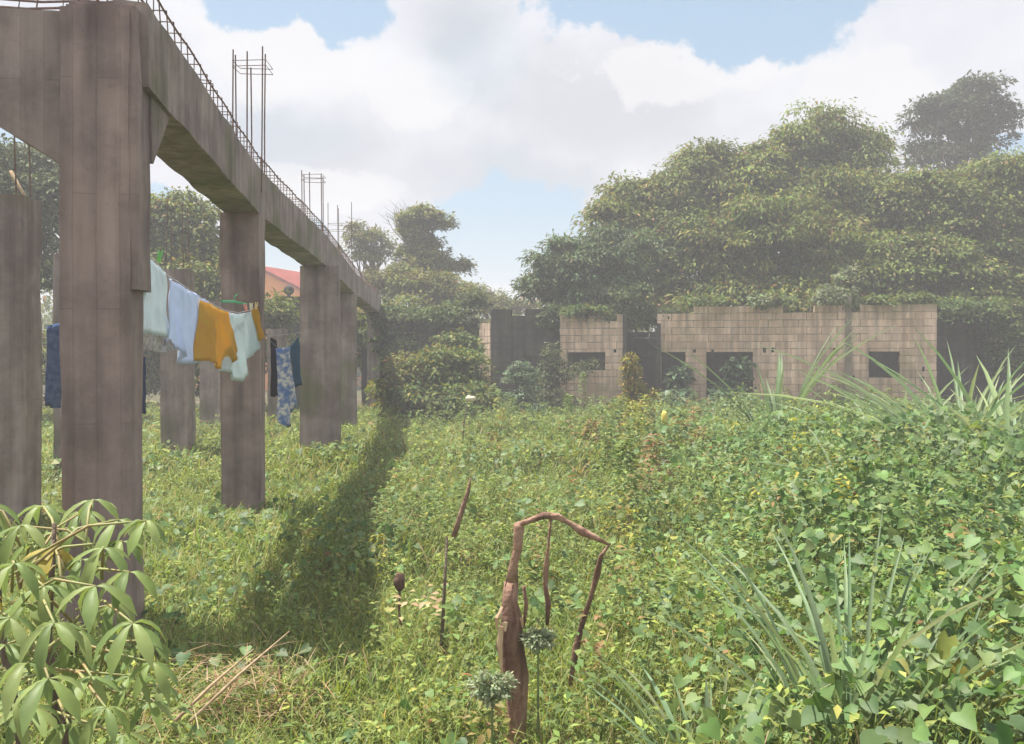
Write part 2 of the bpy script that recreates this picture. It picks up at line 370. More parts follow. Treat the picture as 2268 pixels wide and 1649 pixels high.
for k in range(22):
    la = 1.75 + .25 * k; s_ = random.uniform(-.05, .05)
    mb.tube([at(6.02, la, ZT - .09), at(6.02, la + s_, ZT + .10), at(6.27, la + s_, ZT + .10), at(6.27, la, ZT - .09)], .005, 4)
mb.build('rebar_cage', M_steel, cb)
# starter bars over the columns
def starters(i, bars, ties, x0, x1):
    d = cols[i][0]; mb = MB()
    for px, top, dd_ in bars:
        p = P(px, top, dd_); bot = Vector((p.x + random.uniform(-.02, .02), p.y, ZT - .25))
        mid = (p + bot) / 2 + Vector((random.uniform(-.012, .012), 0, 0))
        mb.tube([bot, mid, p], .0085, 6)
    for ty in ties:
        z = P(0, ty, d + .2).z
        a, b = P(x0, ty, d + .04).x, P(x1, ty, d + .04).x
        q = [(a, d + .04, z), (b, d + .04, z + .01), (b, d + .36, z), (a, d + .36, z + .01), (a, d + .04, z)]
        mb.tube(q, .005, 4)
    mb.build('starter_bar', M_steel, rowcols[i])
starters(1, [(518, 112, 10.8), (523, 124, 11.1), (549, 116, 10.8), (557, 152, 11.1), (583, 105, 10.8), (589, 122, 11.1)], (146, 158), 516, 590)
starters(2, [(669, 378, 16.6), (686, 382, 16.6), (712, 386, 16.6), (716, 392, 16.9), (674, 388, 16.9)], (392, 402), 668, 714)
starters(3, [(727, 450, 22.7), (748, 455, 22.7), (750, 462, 22.95), (779, 448, 22.7)], (498, 512), 727, 779)
starters(4, [(824, 590, 31.1), (831, 575, 31.1), (838, 583, 31.3)], (600, ), 824, 838)

# inner row: single columns standing to the left, behind
GI = 'free-standing columns of the inner row'
def column(px0, px1, d, h, label, steel=True):
    x0, x1 = P(px0, 0, d).x, P(px1, 0, d).x
    e_ = empty('concrete_column', ((x0 + x1) / 2, d, 0), label, 'column', GI)
    mb = MB(); mb.solid([(x0, d, -.2), (x1, d, -.2), (x1, d + .4, -.2), (x0, d + .4, -.2), (x0, d, h), (x1, d, h), (x1, d + .4, h), (x0, d + .4, h)], (5, 4, 30), .018, 2.3, px0)
    mb.build('shaft', M_conc, e_)
    if steel:
        mb = MB()
        for a, b in ((.07, .06), (x1 - x0 - .07, .06), (.07, .34), (x1 - x0 - .07, .34)):
            mb.tube([(x0 + a, d + b, h - .2), (x0 + a + random.uniform(-.05, .05), d + b, h + random.uniform(.9, 1.4))], .008, 5)
        mb.build('starter_bar', M_steel, e_)
column(-70, 48, 9.4, 3.35, 'wide dark concrete column at the left edge behind the cassava leaves')
column(118, 142, 14.0, 3.3, 'narrow concrete column half hidden behind the near column, beside blue cloth')
column(355, 415, 16.3, 3.3, 'concrete column standing in the grass below the pale blue cloth')
column(442, 490, 23.0, 3.2, 'farthest concrete column seen below the hanging orange cloth')
column(592, 628, 24.5, 2.6, 'short dark column behind the hanging patterned cloth', False)

# ------------------------------------------------------------------ block ruin on the right
A = Vector((P(1240, 0, 28.8).x, 28.8, 0)); Bp = Vector((P(2075, 0, 27.0).x, 27.0, 0))
WX = (Bp - A).normalized(); WN = Vector((WX.y, -WX.x, 0))      # WN points to the viewer
def s_of(px):
    t = (px - CX) / F; return (t * A.y - A.x) / (WX.x - t * WX.y)
def z_of(px, py): return E + (HY - py) * (A.y + WX.y * s_of(px)) / F
def blockwall(org, ux, un, s0, s1, z1, holes, parent, mblock, th=.16, name='wall', ragged=0.12, bl=.42, bh=.205, mort=None):
    """wall of separately laid blocks; holes = [(s0, s1, z0, z1)]"""
    core, blk = MB(), MB()
    uz = Vector((0, 0, 1))
    topf = (lambda s: z1) if not callable(z1) else z1
    xs = sorted({s0, s1, *[h[0] for h in holes], *[h[1] for h in holes]}); 
    zmax = max(topf(s0), topf(s1), topf((s0 + s1) / 2))
    row = 0; z = -.1
    while z < zmax:
        zt = z + bh
        segs = [(s0, s1)]
        for h in holes:
            if h[2] < zt - .05 and h[3] > z + .05:
                n_ = []
                for a, b in segs:
                    if h[1] <= a or h[0] >= b: n_.append((a, b)); continue
                    if h[0] > a: n_.append((a, h[0]))
                    if h[1] < b: n_.append((h[1], b))
                segs = n_
        for a, b in segs:
            core.box(org + ux * ((a + b) / 2) - un * (th / 2) + uz * (z + bh / 2), (b - a - .012, th - .03, bh - .0005), (ux, un, uz)) if topf((a + b) / 2) > zt else None
            p = a - (0 if row % 2 else bl / 2)
            while p < b - .01:
                q0, q1 = max(p, a), min(p + bl, b); p += bl
                if q1 - q0 < .05: continue
                c = (q0 + q1) / 2; tp = topf(c)
                if z + bh * .5 > tp: continue
                if zt + bh * .5 > tp and random.random() < ragged * 2: continue
                jj = .006
                blk.box(org + ux * c - un * (th / 2 + random.uniform(-.006, .006)) + uz * (z + bh / 2), (q1 - q0 - random.uniform(.008, .02), th, bh - random.uniform(.008, .02)), (ux, un, uz), jj)
        z = zt; row += 1
    w = blk.build(name, mblock, parent)
    core.build('mortar', mort or (M_mort_dark if mblock == M_dark else M_mortar), w)
    return w
ruin = empty('block_ruin', (A + WX * 5)[:], 'roofless tan concrete block ruin with door gaps and square windows under the big tree', 'building')
snap = lambda z: -.1 + .205 * round((z + .1) / .205)
hA = [(s_of(1257), s_of(1340), snap(z_of(1300, 826)), snap(z_of(1300, 770)))]
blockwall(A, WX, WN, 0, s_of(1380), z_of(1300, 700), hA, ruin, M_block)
hB = [(s_of(1465), s_of(1518), -1, snap(z_of(1490, 770))), (s_of(1565), s_of(1668), -1, snap(z_of(1610, 768))), (s_of(1925), s_of(1993), snap(z_of(1960, 829)), snap(z_of(1960, 765)))]
sB, sE = s_of(1455), s_of(2075)
def topB(s):
    if s < s_of(1520): return z_of(1480, 700)
    return z_of(1700, 683) + .03
# small ventilation holes in the blocks are dark plates on the face, hole shade put into their colour
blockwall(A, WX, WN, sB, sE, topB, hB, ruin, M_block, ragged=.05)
HM = solidmat('hole_shade_dark', (.02, .016, .013), (.035, .03, .02))
for px, py in ((1538, 778), (1578, 778), (1711, 776), (1693, 776), (1848, 775), (1845, 858), (1890, 836), (2045, 818), (2043, 840), (1674, 858), (1362, 778)):
    mb = MB(); s = s_of(px); mb.box(A + WX * s + WN * .004 + Vector((0, 0, z_of(px, py))), (.07, .02, .13 if px % 2 else .09), (WX, WN, Vector((0, 0, 1))), .008)
    mb.build('putlog_hole_shade', HM, ruin)
# lintels
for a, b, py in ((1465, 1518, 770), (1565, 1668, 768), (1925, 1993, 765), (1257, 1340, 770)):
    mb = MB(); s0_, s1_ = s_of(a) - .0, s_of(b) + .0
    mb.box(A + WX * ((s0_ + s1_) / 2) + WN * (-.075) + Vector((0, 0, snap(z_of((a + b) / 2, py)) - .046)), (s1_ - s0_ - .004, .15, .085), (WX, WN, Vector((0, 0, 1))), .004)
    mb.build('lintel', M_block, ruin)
# upright concrete tie column between two wall runs
mb = MB(); s = s_of(1879); ztop = z_of(1880, 655)
mb.solid([A + WX * (s - .11) + WN * .05 + Vector((0, 0, -.1)), A + WX * (s + .11) + WN * .05 + Vector((0, 0, -.1)), A + WX * (s + .11) + WN * .003 + Vector((0, 0, -.1)), A + WX * (s - .11) + WN * .003 + Vector((0, 0, -.1)),
          A + WX * (s - .08) + WN * .05 + Vector((0, 0, ztop)), A + WX * (s + .07) + WN * .05 + Vector((0, 0, ztop)), A + WX * (s + .07) + WN * .003 + Vector((0, 0, ztop)), A + WX * (s - .08) + WN * .003 + Vector((0, 0, ztop))], (3, 2, 26), .02, 4)
mb.build('tie_column', solidmat('grey_concrete', (.22, .19, .15), (.34, .29, .23), 4, .9, .6), ruin)
# inner cross walls and back wall, seen through the openings
UZ = Vector((0, 0, 1))
blockwall(A - WN * 3.4, WX, WN, 0, sE, 2.7, [], ruin, M_dark, ragged=.2)  # dark block tone supplies shade inside the openings
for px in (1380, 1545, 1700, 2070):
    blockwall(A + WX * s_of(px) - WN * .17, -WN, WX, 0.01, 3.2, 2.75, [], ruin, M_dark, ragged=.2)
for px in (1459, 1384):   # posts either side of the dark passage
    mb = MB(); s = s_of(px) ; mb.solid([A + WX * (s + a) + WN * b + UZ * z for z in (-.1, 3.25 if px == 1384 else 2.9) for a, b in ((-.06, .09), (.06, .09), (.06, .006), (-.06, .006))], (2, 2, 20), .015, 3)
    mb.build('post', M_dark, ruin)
# right hand run: wall set back beyond the corner, its shade put in by dark block
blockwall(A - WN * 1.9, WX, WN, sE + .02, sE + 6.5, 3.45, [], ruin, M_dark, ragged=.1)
# left room of the ruin: front coloured dark for its shade, splayed pale side
annex = empty('block_annex', P(1160, HY, 30) - Vector((0, 0, E)), 'block room coloured dark for shade with one pale corner strip, left end of the ruin', 'building')
a0 = Vector((P(1087, 0, 29.6).x, 29.6, 0)); L_ = (Vector((A.x, A.y + .35, 0)) - a0); ux = L_.normalized(); un = Vector((ux.y, -ux.x, 0))
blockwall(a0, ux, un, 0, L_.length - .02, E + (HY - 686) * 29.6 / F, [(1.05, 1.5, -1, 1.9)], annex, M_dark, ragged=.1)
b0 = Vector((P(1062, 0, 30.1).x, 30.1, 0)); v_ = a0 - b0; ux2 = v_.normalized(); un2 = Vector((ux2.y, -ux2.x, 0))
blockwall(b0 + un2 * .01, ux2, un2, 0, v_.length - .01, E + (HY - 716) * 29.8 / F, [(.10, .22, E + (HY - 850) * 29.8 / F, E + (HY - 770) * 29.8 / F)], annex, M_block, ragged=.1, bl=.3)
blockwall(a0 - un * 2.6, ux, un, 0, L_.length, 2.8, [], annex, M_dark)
# long dark boundary wall behind the bush
bw = empty('boundary_wall', P(940, HY, 31.5) - Vector((0, 0, E)), 'dark overgrown boundary wall running behind the bush between frame and ruin', 'wall')
w0 = Vector((P(800, 0, 31.8).x, 31.8, 0)); w1 = Vector((P(1056, 0, 31.0).x, 31.0, 0)); v_ = w1 - w0; ux = v_.normalized(); un = Vector((ux.y, -ux.x, 0))
blockwall(w0, ux, un, 0, v_.length, E + (HY - 697) * 31.5 / F, [], bw, M_dark, ragged=.15)  # shadow on this wall comes from the darkened block colour
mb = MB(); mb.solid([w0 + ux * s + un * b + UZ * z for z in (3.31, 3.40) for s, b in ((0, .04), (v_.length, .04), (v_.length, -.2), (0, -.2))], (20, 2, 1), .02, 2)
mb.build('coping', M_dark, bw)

# ------------------------------------------------------------------ orange house far behind the frame
hs = empty('orange_house', (P(600, 0, 60).x, 60, 0), 'orange walled house with red pitched roof seen between two columns', 'house')
M_orange = solidmat('orange_render', (.85, .30, .06), (.90, .34, .08), 1.2, .9, .2)
M_redroof = solidmat('red_roof_sheet', (.24, .035, .02), (.32, .05, .03), 2, .7, .2)
def hp(px, py, d): return P(px, py, d)
apex = P(570, 594, 60); eaR = P(706, 662, 61.5); eaL = P(434, 662, 58.5)
wv = (eaR - eaL); wv.z = 0; nb = Vector((-wv.y, wv.x, 0)).normalized(); back = (nb + Vector((.75, 0, 0))).normalized() * 6; back.z = 0
gb = lambda p: Vector((p.x, p.y, -.2))
mb = MB(); vs = [gb(eaL), gb(eaR), eaR, apex, eaL]; vs2 = [p + back for p in vs]
mb.add(vs + vs2, [(0, 1, 2, 3, 4), (9, 8, 7, 6, 5), (1, 6, 7, 2), (0, 4, 9, 5)])
mb.build('wall', M_orange, hs)
mb = MB(); o_ = wv.normalized() * .5; fwd = -back.normalized() * .25
for e1, sg in ((eaR, 1), (eaL, -1)):
    dn = (e1 - apex).normalized() * .5; t_ = Vector((0, 0, .14))
    q = [apex + fwd, e1 + dn + fwd, e1 + dn + back - fwd, apex + back - fwd]
    q = [p + Vector((0, 0, .03)) for p in q]
    mb.add(q + [p + t_ for p in q], [(3, 2, 1, 0), (4, 5, 6, 7), (0, 1, 5, 4), (1, 2, 6, 5), (2, 3, 7, 6), (3, 0, 4, 7)])
mb.build('roof', M_redroof, hs)
mb = MB(); c_ = P(640, 640, 59.4)
mb.box(P(636, 622, 60.2), (.5, .12, .5)); 
gw = empty('garden_wall', P(640, 690, 35), 'low dark wall with a round knob in front of the orange house', 'wall')
mb = MB(); mb.solid([(P(px, 0, 35).x, 35 + b, z) for z in (-.1, P(0, 657, 35).z) for px, b in ((612, 0), (720, 0), (720, .25), (612, .25))], (10, 2, 8), .02, 1)
mb.build('wall', M_dark, gw)
mb = MB(); c_ = P(640, 643, 35.1)
mb.tube([c_ + Vector((0, 0, z)) for z in (-.3, -.2, -.17, -.12, -.03, .06, .13, .18)], [.08, .06, .08, .15, .19, .18, .11, .02], 12)
mb.build('ball_knob', M_dark, gw, True)

# ------------------------------------------------------------------ trees
def tree(name, label, cat, base, tr, blobs, nl, leaf, pal, wts, clump=.7, tm='lance', wr=.42, group=None, droop=.5, mt=None, limbs=16, inner=.25, top=None, shell=(.72, 1.04)):
    """blobs = [(centre, (rx, ry, rz), clumps)]"""
    base = Vector(base); r_ = empty(name, base, label, cat, group)
    C = []; 
    for c, rad, n in blobs:
        v = sph(n); v[:, 2] = np.where(v[:, 2] < -.6, -v[:, 2], v[:, 2]); ph_ = rng.uniform(0, 6.28, 3)
        rr = rng.uniform(shell[0], shell[1], (n, 1)); k = int(n * inner); rr[:k] = rng.uniform(.25, .7, (k, 1)); rr = rr * (1 + .16 * np.sin(v[:, 0] * 5 + ph_[0]) * np.cos(v[:, 2] * 4.5 + ph_[1]) + .10 * np.sin(v[:, 2] * 9 + v[:, 0] * 7 + ph_[2]))[:, None]
        C.append(np.array(c)[None, :] + v * np.array(rad)[None, :] * rr)
    C = np.concatenate(C); nC = len(C)
    cr = clump * rng.uniform(.45, 1.6, nC)
    cid = np.repeat(np.arange(nC), nl); n = len(cid); v = sph(n)
    v[:, 2] = np.where(v[:, 2] < -.3, -v[:, 2] * .6, v[:, 2])
    pos = C[cid] + v * (cr[cid] * rng.uniform(.45, 1.05, n) ** 1)[:, None] * np.array([1, 1, .72])[None, :]
    dirs = v * np.array([1, 1, .5]) + rng.normal(size=(n, 3)) * .35; dirs[:, 2] -= droop
    nr = v * .5 + rng.normal(size=(n, 3)) * .35; nr[:, 2] += .8
    ctint = (1 + rng.uniform(-.3, .3, (nC, 1))) * (1 + rng.uniform(-.08, .08, (nC, 3)))
    col = pick(n, pal, wts) * ctint[cid]
    L = leaf * rng.uniform(.65, 1.3, n)
    leaves('crown', pos, dirs, nr, L, L * wr, tm, col, mt or M_leaf, r_)
    mb = MB(); cc = Vector(C.mean(0)); tp = Vector(top) if top else Vector((base.x * .4 + cc.x * .6, base.y * .4 + cc.y * .6, max(base.z + .5, cc.z - .3)))
    pts = [base + Vector((0, 0, -.2))] + [base.lerp(tp, t) + Vector((random.uniform(-1, 1), random.uniform(-1, 1), 0)) * tr * .5 for t in (.2, .4, .6, .8)] + [tp]
    mb.tube(pts, [tr * k for k in (1.35, 1.0, .92, .85, .75, .6)], 9, .06)
    for ci in rng.choice(nC, min(limbs, nC), replace=False):
        e_ = Vector(C[ci]); s_ = base.lerp(tp, random.uniform(.55, 1)); m1 = s_.lerp(e_, .5) + Vector((random.uniform(-.3, .3), random.uniform(-.3, .3), random.uniform(-.1, .5)))
        mb.tube([s_, s_.lerp(m1, .5), m1, e_], [tr * .38, tr * .3, tr * .2, tr * .07], 6, .08)
    mb.build('trunk', M_bark, r_, True)
    return r_
def bl(px, py, d, rx, ry, n, ryd=None):
    k = d / F; return (P(px, py, d), (rx * k, (ryd if ryd else rx * k * .8), ry * k), n)
DG = [(.085, .125, .026), (.145, .18, .034), (.22, .22, .055), (.29, .19, .08)]
OL = [(.13, .16, .045), (.17, .19, .055), (.22, .21, .07), (.27, .17, .09)]
# right: the big dome behind the ruin
tree('broad_tree', 'huge dark dome-shaped tree with drooping leaves, highest above the block ruin', 'tree', (P(1720, 0, 36).x, 36, 0), .42,
     [bl(1835, 385, 37, 150, 118, 150), bl(1730, 430, 36, 130, 120, 90), bl(1600, 460, 35.5, 130, 105, 130), bl(1465, 510, 35, 105, 95, 120), bl(1570, 385, 35.5, 60, 55, 40), bl(1700, 560, 33.6, 210, 110, 150), bl(1900, 500, 35, 120, 110, 100),
      bl(1500, 610, 33.6, 150, 100, 110), bl(1400, 450, 35, 45, 40, 24), bl(1350, 500, 34, 40, 40, 24), bl(1650, 690, 32.5, 260, 50, 90), bl(1330, 700, 33, 120, 50, 50), bl(1850, 640, 33.6, 200, 60, 80), bl(1800, 590, 36.5, 240, 80, 90), bl(1630, 540, 34.3, 70, 60, 50), bl(1790, 490, 34.6, 80, 65, 60), bl(1960, 560, 35.5, 110, 80, 60), bl(1520, 560, 34, 60, 60, 44)],
     135, .21, DG, (4, 5, 2.2, .5), .66, wr=.40, droop=.6, limbs=40, inner=.12)
tree('spreading_tree', 'pale green spreading tree leaning left over the annex of the ruin', 'tree', (P(1420, 0, 32.8).x, 32.8, 0), .2,
     [bl(1370, 560, 32.6, 105, 45, 70), bl(1270, 600, 32, 90, 45, 70), bl(1210, 645, 31.8, 55, 32, 36), bl(1300, 660, 32, 100, 45, 70), bl(1400, 640, 32.4, 80, 60, 60), bl(1250, 545, 32, 35, 12, 8)],
     75, .23, [(.10, .15, .06), (.13, .18, .09), (.08, .12, .04), (.17, .16, .06)], (4, 3, 3, 1), .42, wr=.34, droop=.45, limbs=30)
tree('leafy_tree', 'yellow green broad-leaved tree spilling over the right end of the ruin', 'tree', (P(2140, 0, 33).x, 33, 0), .28,
     [bl(2040, 480, 33.5, 100, 95, 90), bl(2150, 560, 33, 120, 110, 110), bl(2040, 600, 31.6, 120, 65, 90), bl(2180, 430, 34, 70, 60, 50), bl(2230, 480, 33, 80, 130, 60), bl(2330, 520, 33, 90, 150, 60), bl(1960, 630, 31, 70, 40, 40), bl(2160, 650, 31.5, 110, 45, 60), bl(2050, 700, 31.6, 200, 40, 70), bl(2330, 680, 31.5, 100, 60, 40), bl(2120, 470, 32.6, 60, 45, 36), bl(2230, 620, 33.5, 110, 80, 60), bl(2030, 560, 34.5, 90, 80, 50)],
     120, .18, [(.09, .13, .03), (.14, .18, .04), (.20, .22, .055), (.24, .18, .08)], (3, 4, 2, .6), .58, wr=.5, droop=.55, limbs=34, inner=.12)
tree('tall_tree', 'tall loose-crowned dark tree standing far right above all others', 'tree', (P(2130, 0, 47).x, 47, 0), .35,
     [bl(2120, 300, 47, 95, 85, 100), bl(2160, 230, 47, 60, 45, 44), bl(2060, 270, 47, 50, 45, 36), bl(2090, 370, 47, 90, 50, 44), bl(2200, 290, 47, 60, 60, 30)],
     70, .24, [(.05, .07, .03), (.07, .085, .04), (.1, .1, .05)], (4, 3, 1), .5, wr=.45, droop=.3, limbs=34, inner=.12)
# middle
tree('ivy_clad_tree', 'narrow creeper-covered tree with a knobbly top in the middle distance', 'tree', (P(940, 0, 41).x, 41, 0), .3,
     [bl(925, 510, 41, 40, 44, 46), bl(935, 560, 41, 48, 40, 42), bl(925, 600, 41, 62, 42, 50), bl(985, 608, 41, 42, 30, 28), bl(985, 497, 41, 18, 16, 7), bl(1026, 598, 41, 16, 18, 8), bl(955, 480, 41, 22, 16, 10)],
     75, .17, OL, (4, 4, 2, .3), .36, wr=.55, droop=.25, limbs=24)
tree('airy_tree', 'small airy tree behind the rebar of the far columns', 'tree', (P(830, 0, 43).x, 43, 0), .16,
     [bl(795, 525, 43, 36, 30, 22), bl(835, 545, 43, 34, 34, 26), bl(820, 575, 43, 40, 20, 16), bl(790, 560, 43, 26, 20, 9)],
     60, .17, OL, (4, 4, 2, .3), .36, wr=.45, droop=.3, limbs=26)
mb = MB()
be = empty('bare_tree', (P(915, 0, 43).x, 43, 0), 'leafless twiggy treetop poking up left of the creeper-covered tree', 'tree')
for k in range(16):
    a = P(905, 545, 43); b = P(random.uniform(858, 905), random.uniform(455, 500), 43 + random.uniform(-.6, .6)); m_ = a.lerp(b, .5) + Vector((-.2, 0, .1))
    mb.tube([a, m_, b], [.035, .02, .008], 4)
    for _ in range(3):
        q = m_.lerp(b, random.random()); mb.tube([q, q + Vector((random.uniform(-.5, .2), random.uniform(-.3, .3), random.uniform(.1, .5)))], [.012, .005], 3)
mb.tube([(P(915, 0, 43).x, 43, -.2), P(905, 545, 43)], [.16, .08], 6); mb.build('branches', M_bark, be)
tree('hedge_tree', 'rounded olive green tree mass below the creeper-covered tree', 'tree', (P(900, 0, 38).x, 38, 0), .2,
     [bl(870, 640, 38, 60, 40, 46), bl(940, 650, 37.5, 80, 40, 60), bl(1010, 668, 37, 60, 28, 36), bl(900, 720, 36, 90, 60, 60), bl(1000, 730, 36, 70, 50, 40)],
     80, .17, OL, (4, 4, 2, .4), .42, wr=.5, droop=.3, limbs=14)
tree('distant_tree', 'low brownish treetops in the dip between the middle trees and the ruin', 'tree', (P(1090, 0, 46).x, 46, 0), .2,
     [bl(1075, 672, 46, 50, 22, 30), bl(1120, 685, 46, 60, 20, 30), bl(1170, 690, 46, 50, 22, 24), bl(1045, 652, 46, 22, 16, 12), bl(1110, 740, 45, 90, 40, 40)],
     70, .17, OL, (3, 4, 3, 1), .4, wr=.45, droop=.3, limbs=12)
# left, behind the frame
tree('dark_tree', 'dark round tree filling the gap under the long beam', 'tree', (P(390, 0, 31).x, 31, 0), .3,
     [bl(385, 515, 31, 90, 72, 90), bl(330, 560, 31, 90, 100, 70), bl(430, 600, 30.5, 60, 85, 90), bl(400, 640, 29.5, 100, 60, 70), bl(250, 560, 31, 110, 120, 50), bl(560, 700, 31, 90, 40, 40), bl(500, 640, 30, 40, 50, 26), bl(300, 760, 31, 160, 90, 90), bl(560, 790, 31, 150, 80, 90), bl(760, 780, 33.5, 90, 85, 70), bl(280, 850, 31.5, 190, 60, 80), bl(60, 820, 31.5, 150, 80, 70)],
     80, .2, DG, (5, 5, 2, .3), .5, wr=.45, droop=.4, limbs=20)
tree('left_tree', 'tangled grey green tree at the far left edge behind the wide column', 'tree', (P(20, 0, 25).x, 25, 0), .25,
     [bl(50, 390, 26, 100, 60, 60), bl(-20, 440, 25, 110, 110, 60), bl(90, 480, 25, 90, 90, 80), bl(60, 600, 24.5, 110, 90, 60), bl(-120, 350, 26, 110, 110, 40)],
     70, .17, [(.05, .075, .025), (.09, .12, .04), (.14, .15, .06)], (4, 4, 2), .45, wr=.45, droop=.4, limbs=20)
# shrubs
def shrub(name, label, px, d, h, blobs, pal, wts, leaf=.12, wr=.5, nl=50, clump=.22, tm='lance', group=None, mt=None, droop=.35):
    return tree(name, label, 'shrub', (P(px, 0, d).x, d, 0), .022, blobs, nl, leaf, pal, wts, clump, tm, wr, group, droop, mt, limbs=10)
YG = [(.12, .17, .05), (.17, .19, .05), (.09, .14, .05), (.24, .20, .05)]
shrub('leafy_bush', 'wide bright green bush in front of the boundary wall', 1000, 25.5, 2, [bl(1012, 780, 26, 38, 34, 34), bl(1000, 830, 25, 80, 45, 60), bl(930, 845, 24.5, 60, 40, 40), bl(1042, 862, 25, 36, 34, 26), bl(960, 890, 24, 110, 35, 60), bl(1040, 895, 24, 70, 35, 40), bl(980, 925, 23.8, 120, 25, 50)], YG, (4, 3, 3, .6), .15, .45, 60, .3)
shrub('yellowing_bush', 'yellow tinged sprawling bush at the left of the wide bright bush', 900, 24.5, 1, [bl(915, 815, 24.6, 50, 22, 26), bl(890, 860, 24.3, 55, 40, 40), bl(895, 905, 24, 60, 25, 26), bl(960, 790, 25, 30, 14, 12)], [(.2, .19, .05), (.15, .18, .05), (.27, .2, .06)], (3, 3, 1), .14, .45, 45, .24)
shrub('pale_shrub', 'pale grey green upright shrub in front of the dark annex doorway', 1157, 26.5, 1.4, [bl(1142, 842, 26.5, 20, 34, 22), bl(1170, 850, 26.5, 24, 34, 22), bl(1157, 890, 26.4, 36, 26, 24), bl(1160, 915, 26.2, 50, 18, 20)], [(.19, .25, .15), (.14, .2, .11)], (3, 2), .09, .5, 55, .16)
shrub('climbing_shrub', 'dusty green climber growing up beside the annex window', 1230, 27.8, 1.4, [bl(1225, 800, 28.2, 30, 40, 24), bl(1270, 830, 27.9, 40, 25, 24), bl(1210, 850, 28, 40, 30, 20), bl(1310, 812, 28, 20, 14, 7), bl(1220, 895, 27.6, 60, 30, 30)], [(.09, .12, .05), (.13, .13, .06)], (3, 2), .1, .45, 45, .18)
shrub('creeper_mound', 'creeper hanging from the treetops onto the annex roofline', 1060, 31, 2, [bl(1050, 680, 30.9, 26, 26, 20), bl(1215, 715, 29.2, 24, 36, 18), bl(1290, 700, 28.9, 50, 14, 18), bl(1400, 690, 29, 50, 60, 40), bl(1478, 715, 28.9, 34, 26, 22)], [(.07, .1, .04), (.1, .13, .05)], (3, 2), .13, .45, 55, .26)
shrub('yellow_weed', 'tall yellow green weed with an orange tip before the dark passage', 1402, 22, 1.2, [bl(1400, 845, 22, 22, 32, 18), bl(1395, 812, 22, 10, 22, 8), bl(1420, 880, 22, 34, 24, 20), bl(1400, 915, 21.8, 50, 22, 22)], [(.25, .23, .05), (.33, .22, .06), (.18, .2, .05)], (4, 1.5, 2), .1, .4, 40, .13)
for px, py, d, lab in ((1490, 850, 27.6, 'big-leaved plant crowding the narrow doorway of the ruin'), (1612, 840, 27.6, 'big-leaved plant growing out of the wide doorway of the ruin')):
    shrub('doorway_plant', lab, px, d, 1.6, [bl(px + 14, py + 6, d + .5, 26 if px > 1500 else 16, 46, 22), bl(px, py + 50, d - .3, 42, 22, 18)], [(.12, .19, .10), (.08, .13, .06), (.16, .22, .12)], (3, 2, 1), .24, .5, 16, .24, 'heart', 'plants in the doorways of the ruin', M_gloss)
shrub('wall_top_creeper', 'pale leafed creeper lying along the top of the ruin wall', 1790, 29.2, 3, [bl(1700, 668, 27.4, 40, 8, 14), bl(1850, 655, 27.2, 50, 16, 14), bl(1880, 612, 27.6, 30, 14, 7), bl(1820, 672, 27.3, 40, 7, 8)], [(.16, .2, .10), (.22, .24, .15)], (3, 1), .13, .5, 26, .2)

GW = [(.09, .13, .04), (.12, .16, .05), (.07, .10, .035)]
shrub('wall_creeper', 'dark creeper curtain covering the boundary wall left of the wide bush', 880, 31.0, 2, [bl(850, 740, 31.2, 40, 70, 50), bl(930, 712, 31.1, 70, 26, 44), bl(1010, 720, 30.9, 50, 40, 40), bl(900, 800, 31, 70, 50, 40)], GW, (3, 3, 2), .13, .5, 60, .26, group='creepers hanging on the walls')
shrub('wall_creeper', 'creeper sprawling over the shaded wall beyond the right corner of the ruin', 2160, 28.9, 2, [bl(2120, 700, 28.6, 50, 28, 34), bl(2200, 730, 28.4, 50, 50, 40), bl(2170, 690, 28.6, 120, 18, 40), bl(2250, 790, 28, 50, 70, 40)], GW, (3, 3, 2), .13, .5, 60, .26, group='creepers hanging on the walls')
shrub('wall_creeper', 'leafy sprays drooping over the middle of the ruin wall top', 1650, 29.0, 3, [bl(1560, 672, 28.0, 60, 10, 18), bl(1720, 676, 27.7, 50, 10, 16), bl(1930, 672, 27.3, 50, 12, 18), bl(2030, 668, 27.2, 50, 12, 16), bl(1300, 692, 28.6, 50, 12, 16)], YG, (3, 2, 3, .4), .14, .45, 40, .18, group='creepers hanging on the walls')
# far woodland that closes the view
n = 2600
a = rng.uniform(-1.2, 1.2, n); dist = rng.uniform(62, 80, n); cx_ = np.sin(a) * dist * 1.1; cy_ = np.cos(a) * dist
hh = rng.uniform(0, 1, n) ** .7 * (5.6 + 1.2 * vn(cx_ * .12, cy_ * .1)) * np.where((cx_ > -22) & (cx_ < -9), .55, 1)
cid = np.repeat(np.arange(n), 40); v = sph(len(cid))
pos = np.stack([cx_, cy_, hh], 1)[cid] + v * np.array([1.1, 1.1, .8]) * rng.uniform(.5, 1.1, (len(cid), 1))
dr = v + rng.normal(size=v.shape) * .4; dr[:, 2] -= .3; nr = v + np.array([0, 0, .8])
o = leaves('far_woodland', pos, dr, nr, rng.uniform(.3, .5, len(cid)), .22, 'lance', pick(len(cid), DG, (4, 4, 2, .2)), M_leaf)
tag(o, 'distant band of low woodland closing the view all round', 'woodland', kind='stuff')

# ------------------------------------------------------------------ ground cover
def scatter(y0, y1, dens, xmar=1.0, xf=.60):
    A_ = 0; area = (y1 ** 2 - y0 ** 2) * xf + 2 * xmar * (y1 - y0); n = int(area * dens)
    y = np.sqrt(rng.uniform(y0 ** 2, y1 ** 2, n)); x = rng.uniform(-1, 1, n) * (xf * y + xmar); return x, y
def batch(parts): return [np.concatenate(p) for p in zip(*parts)]
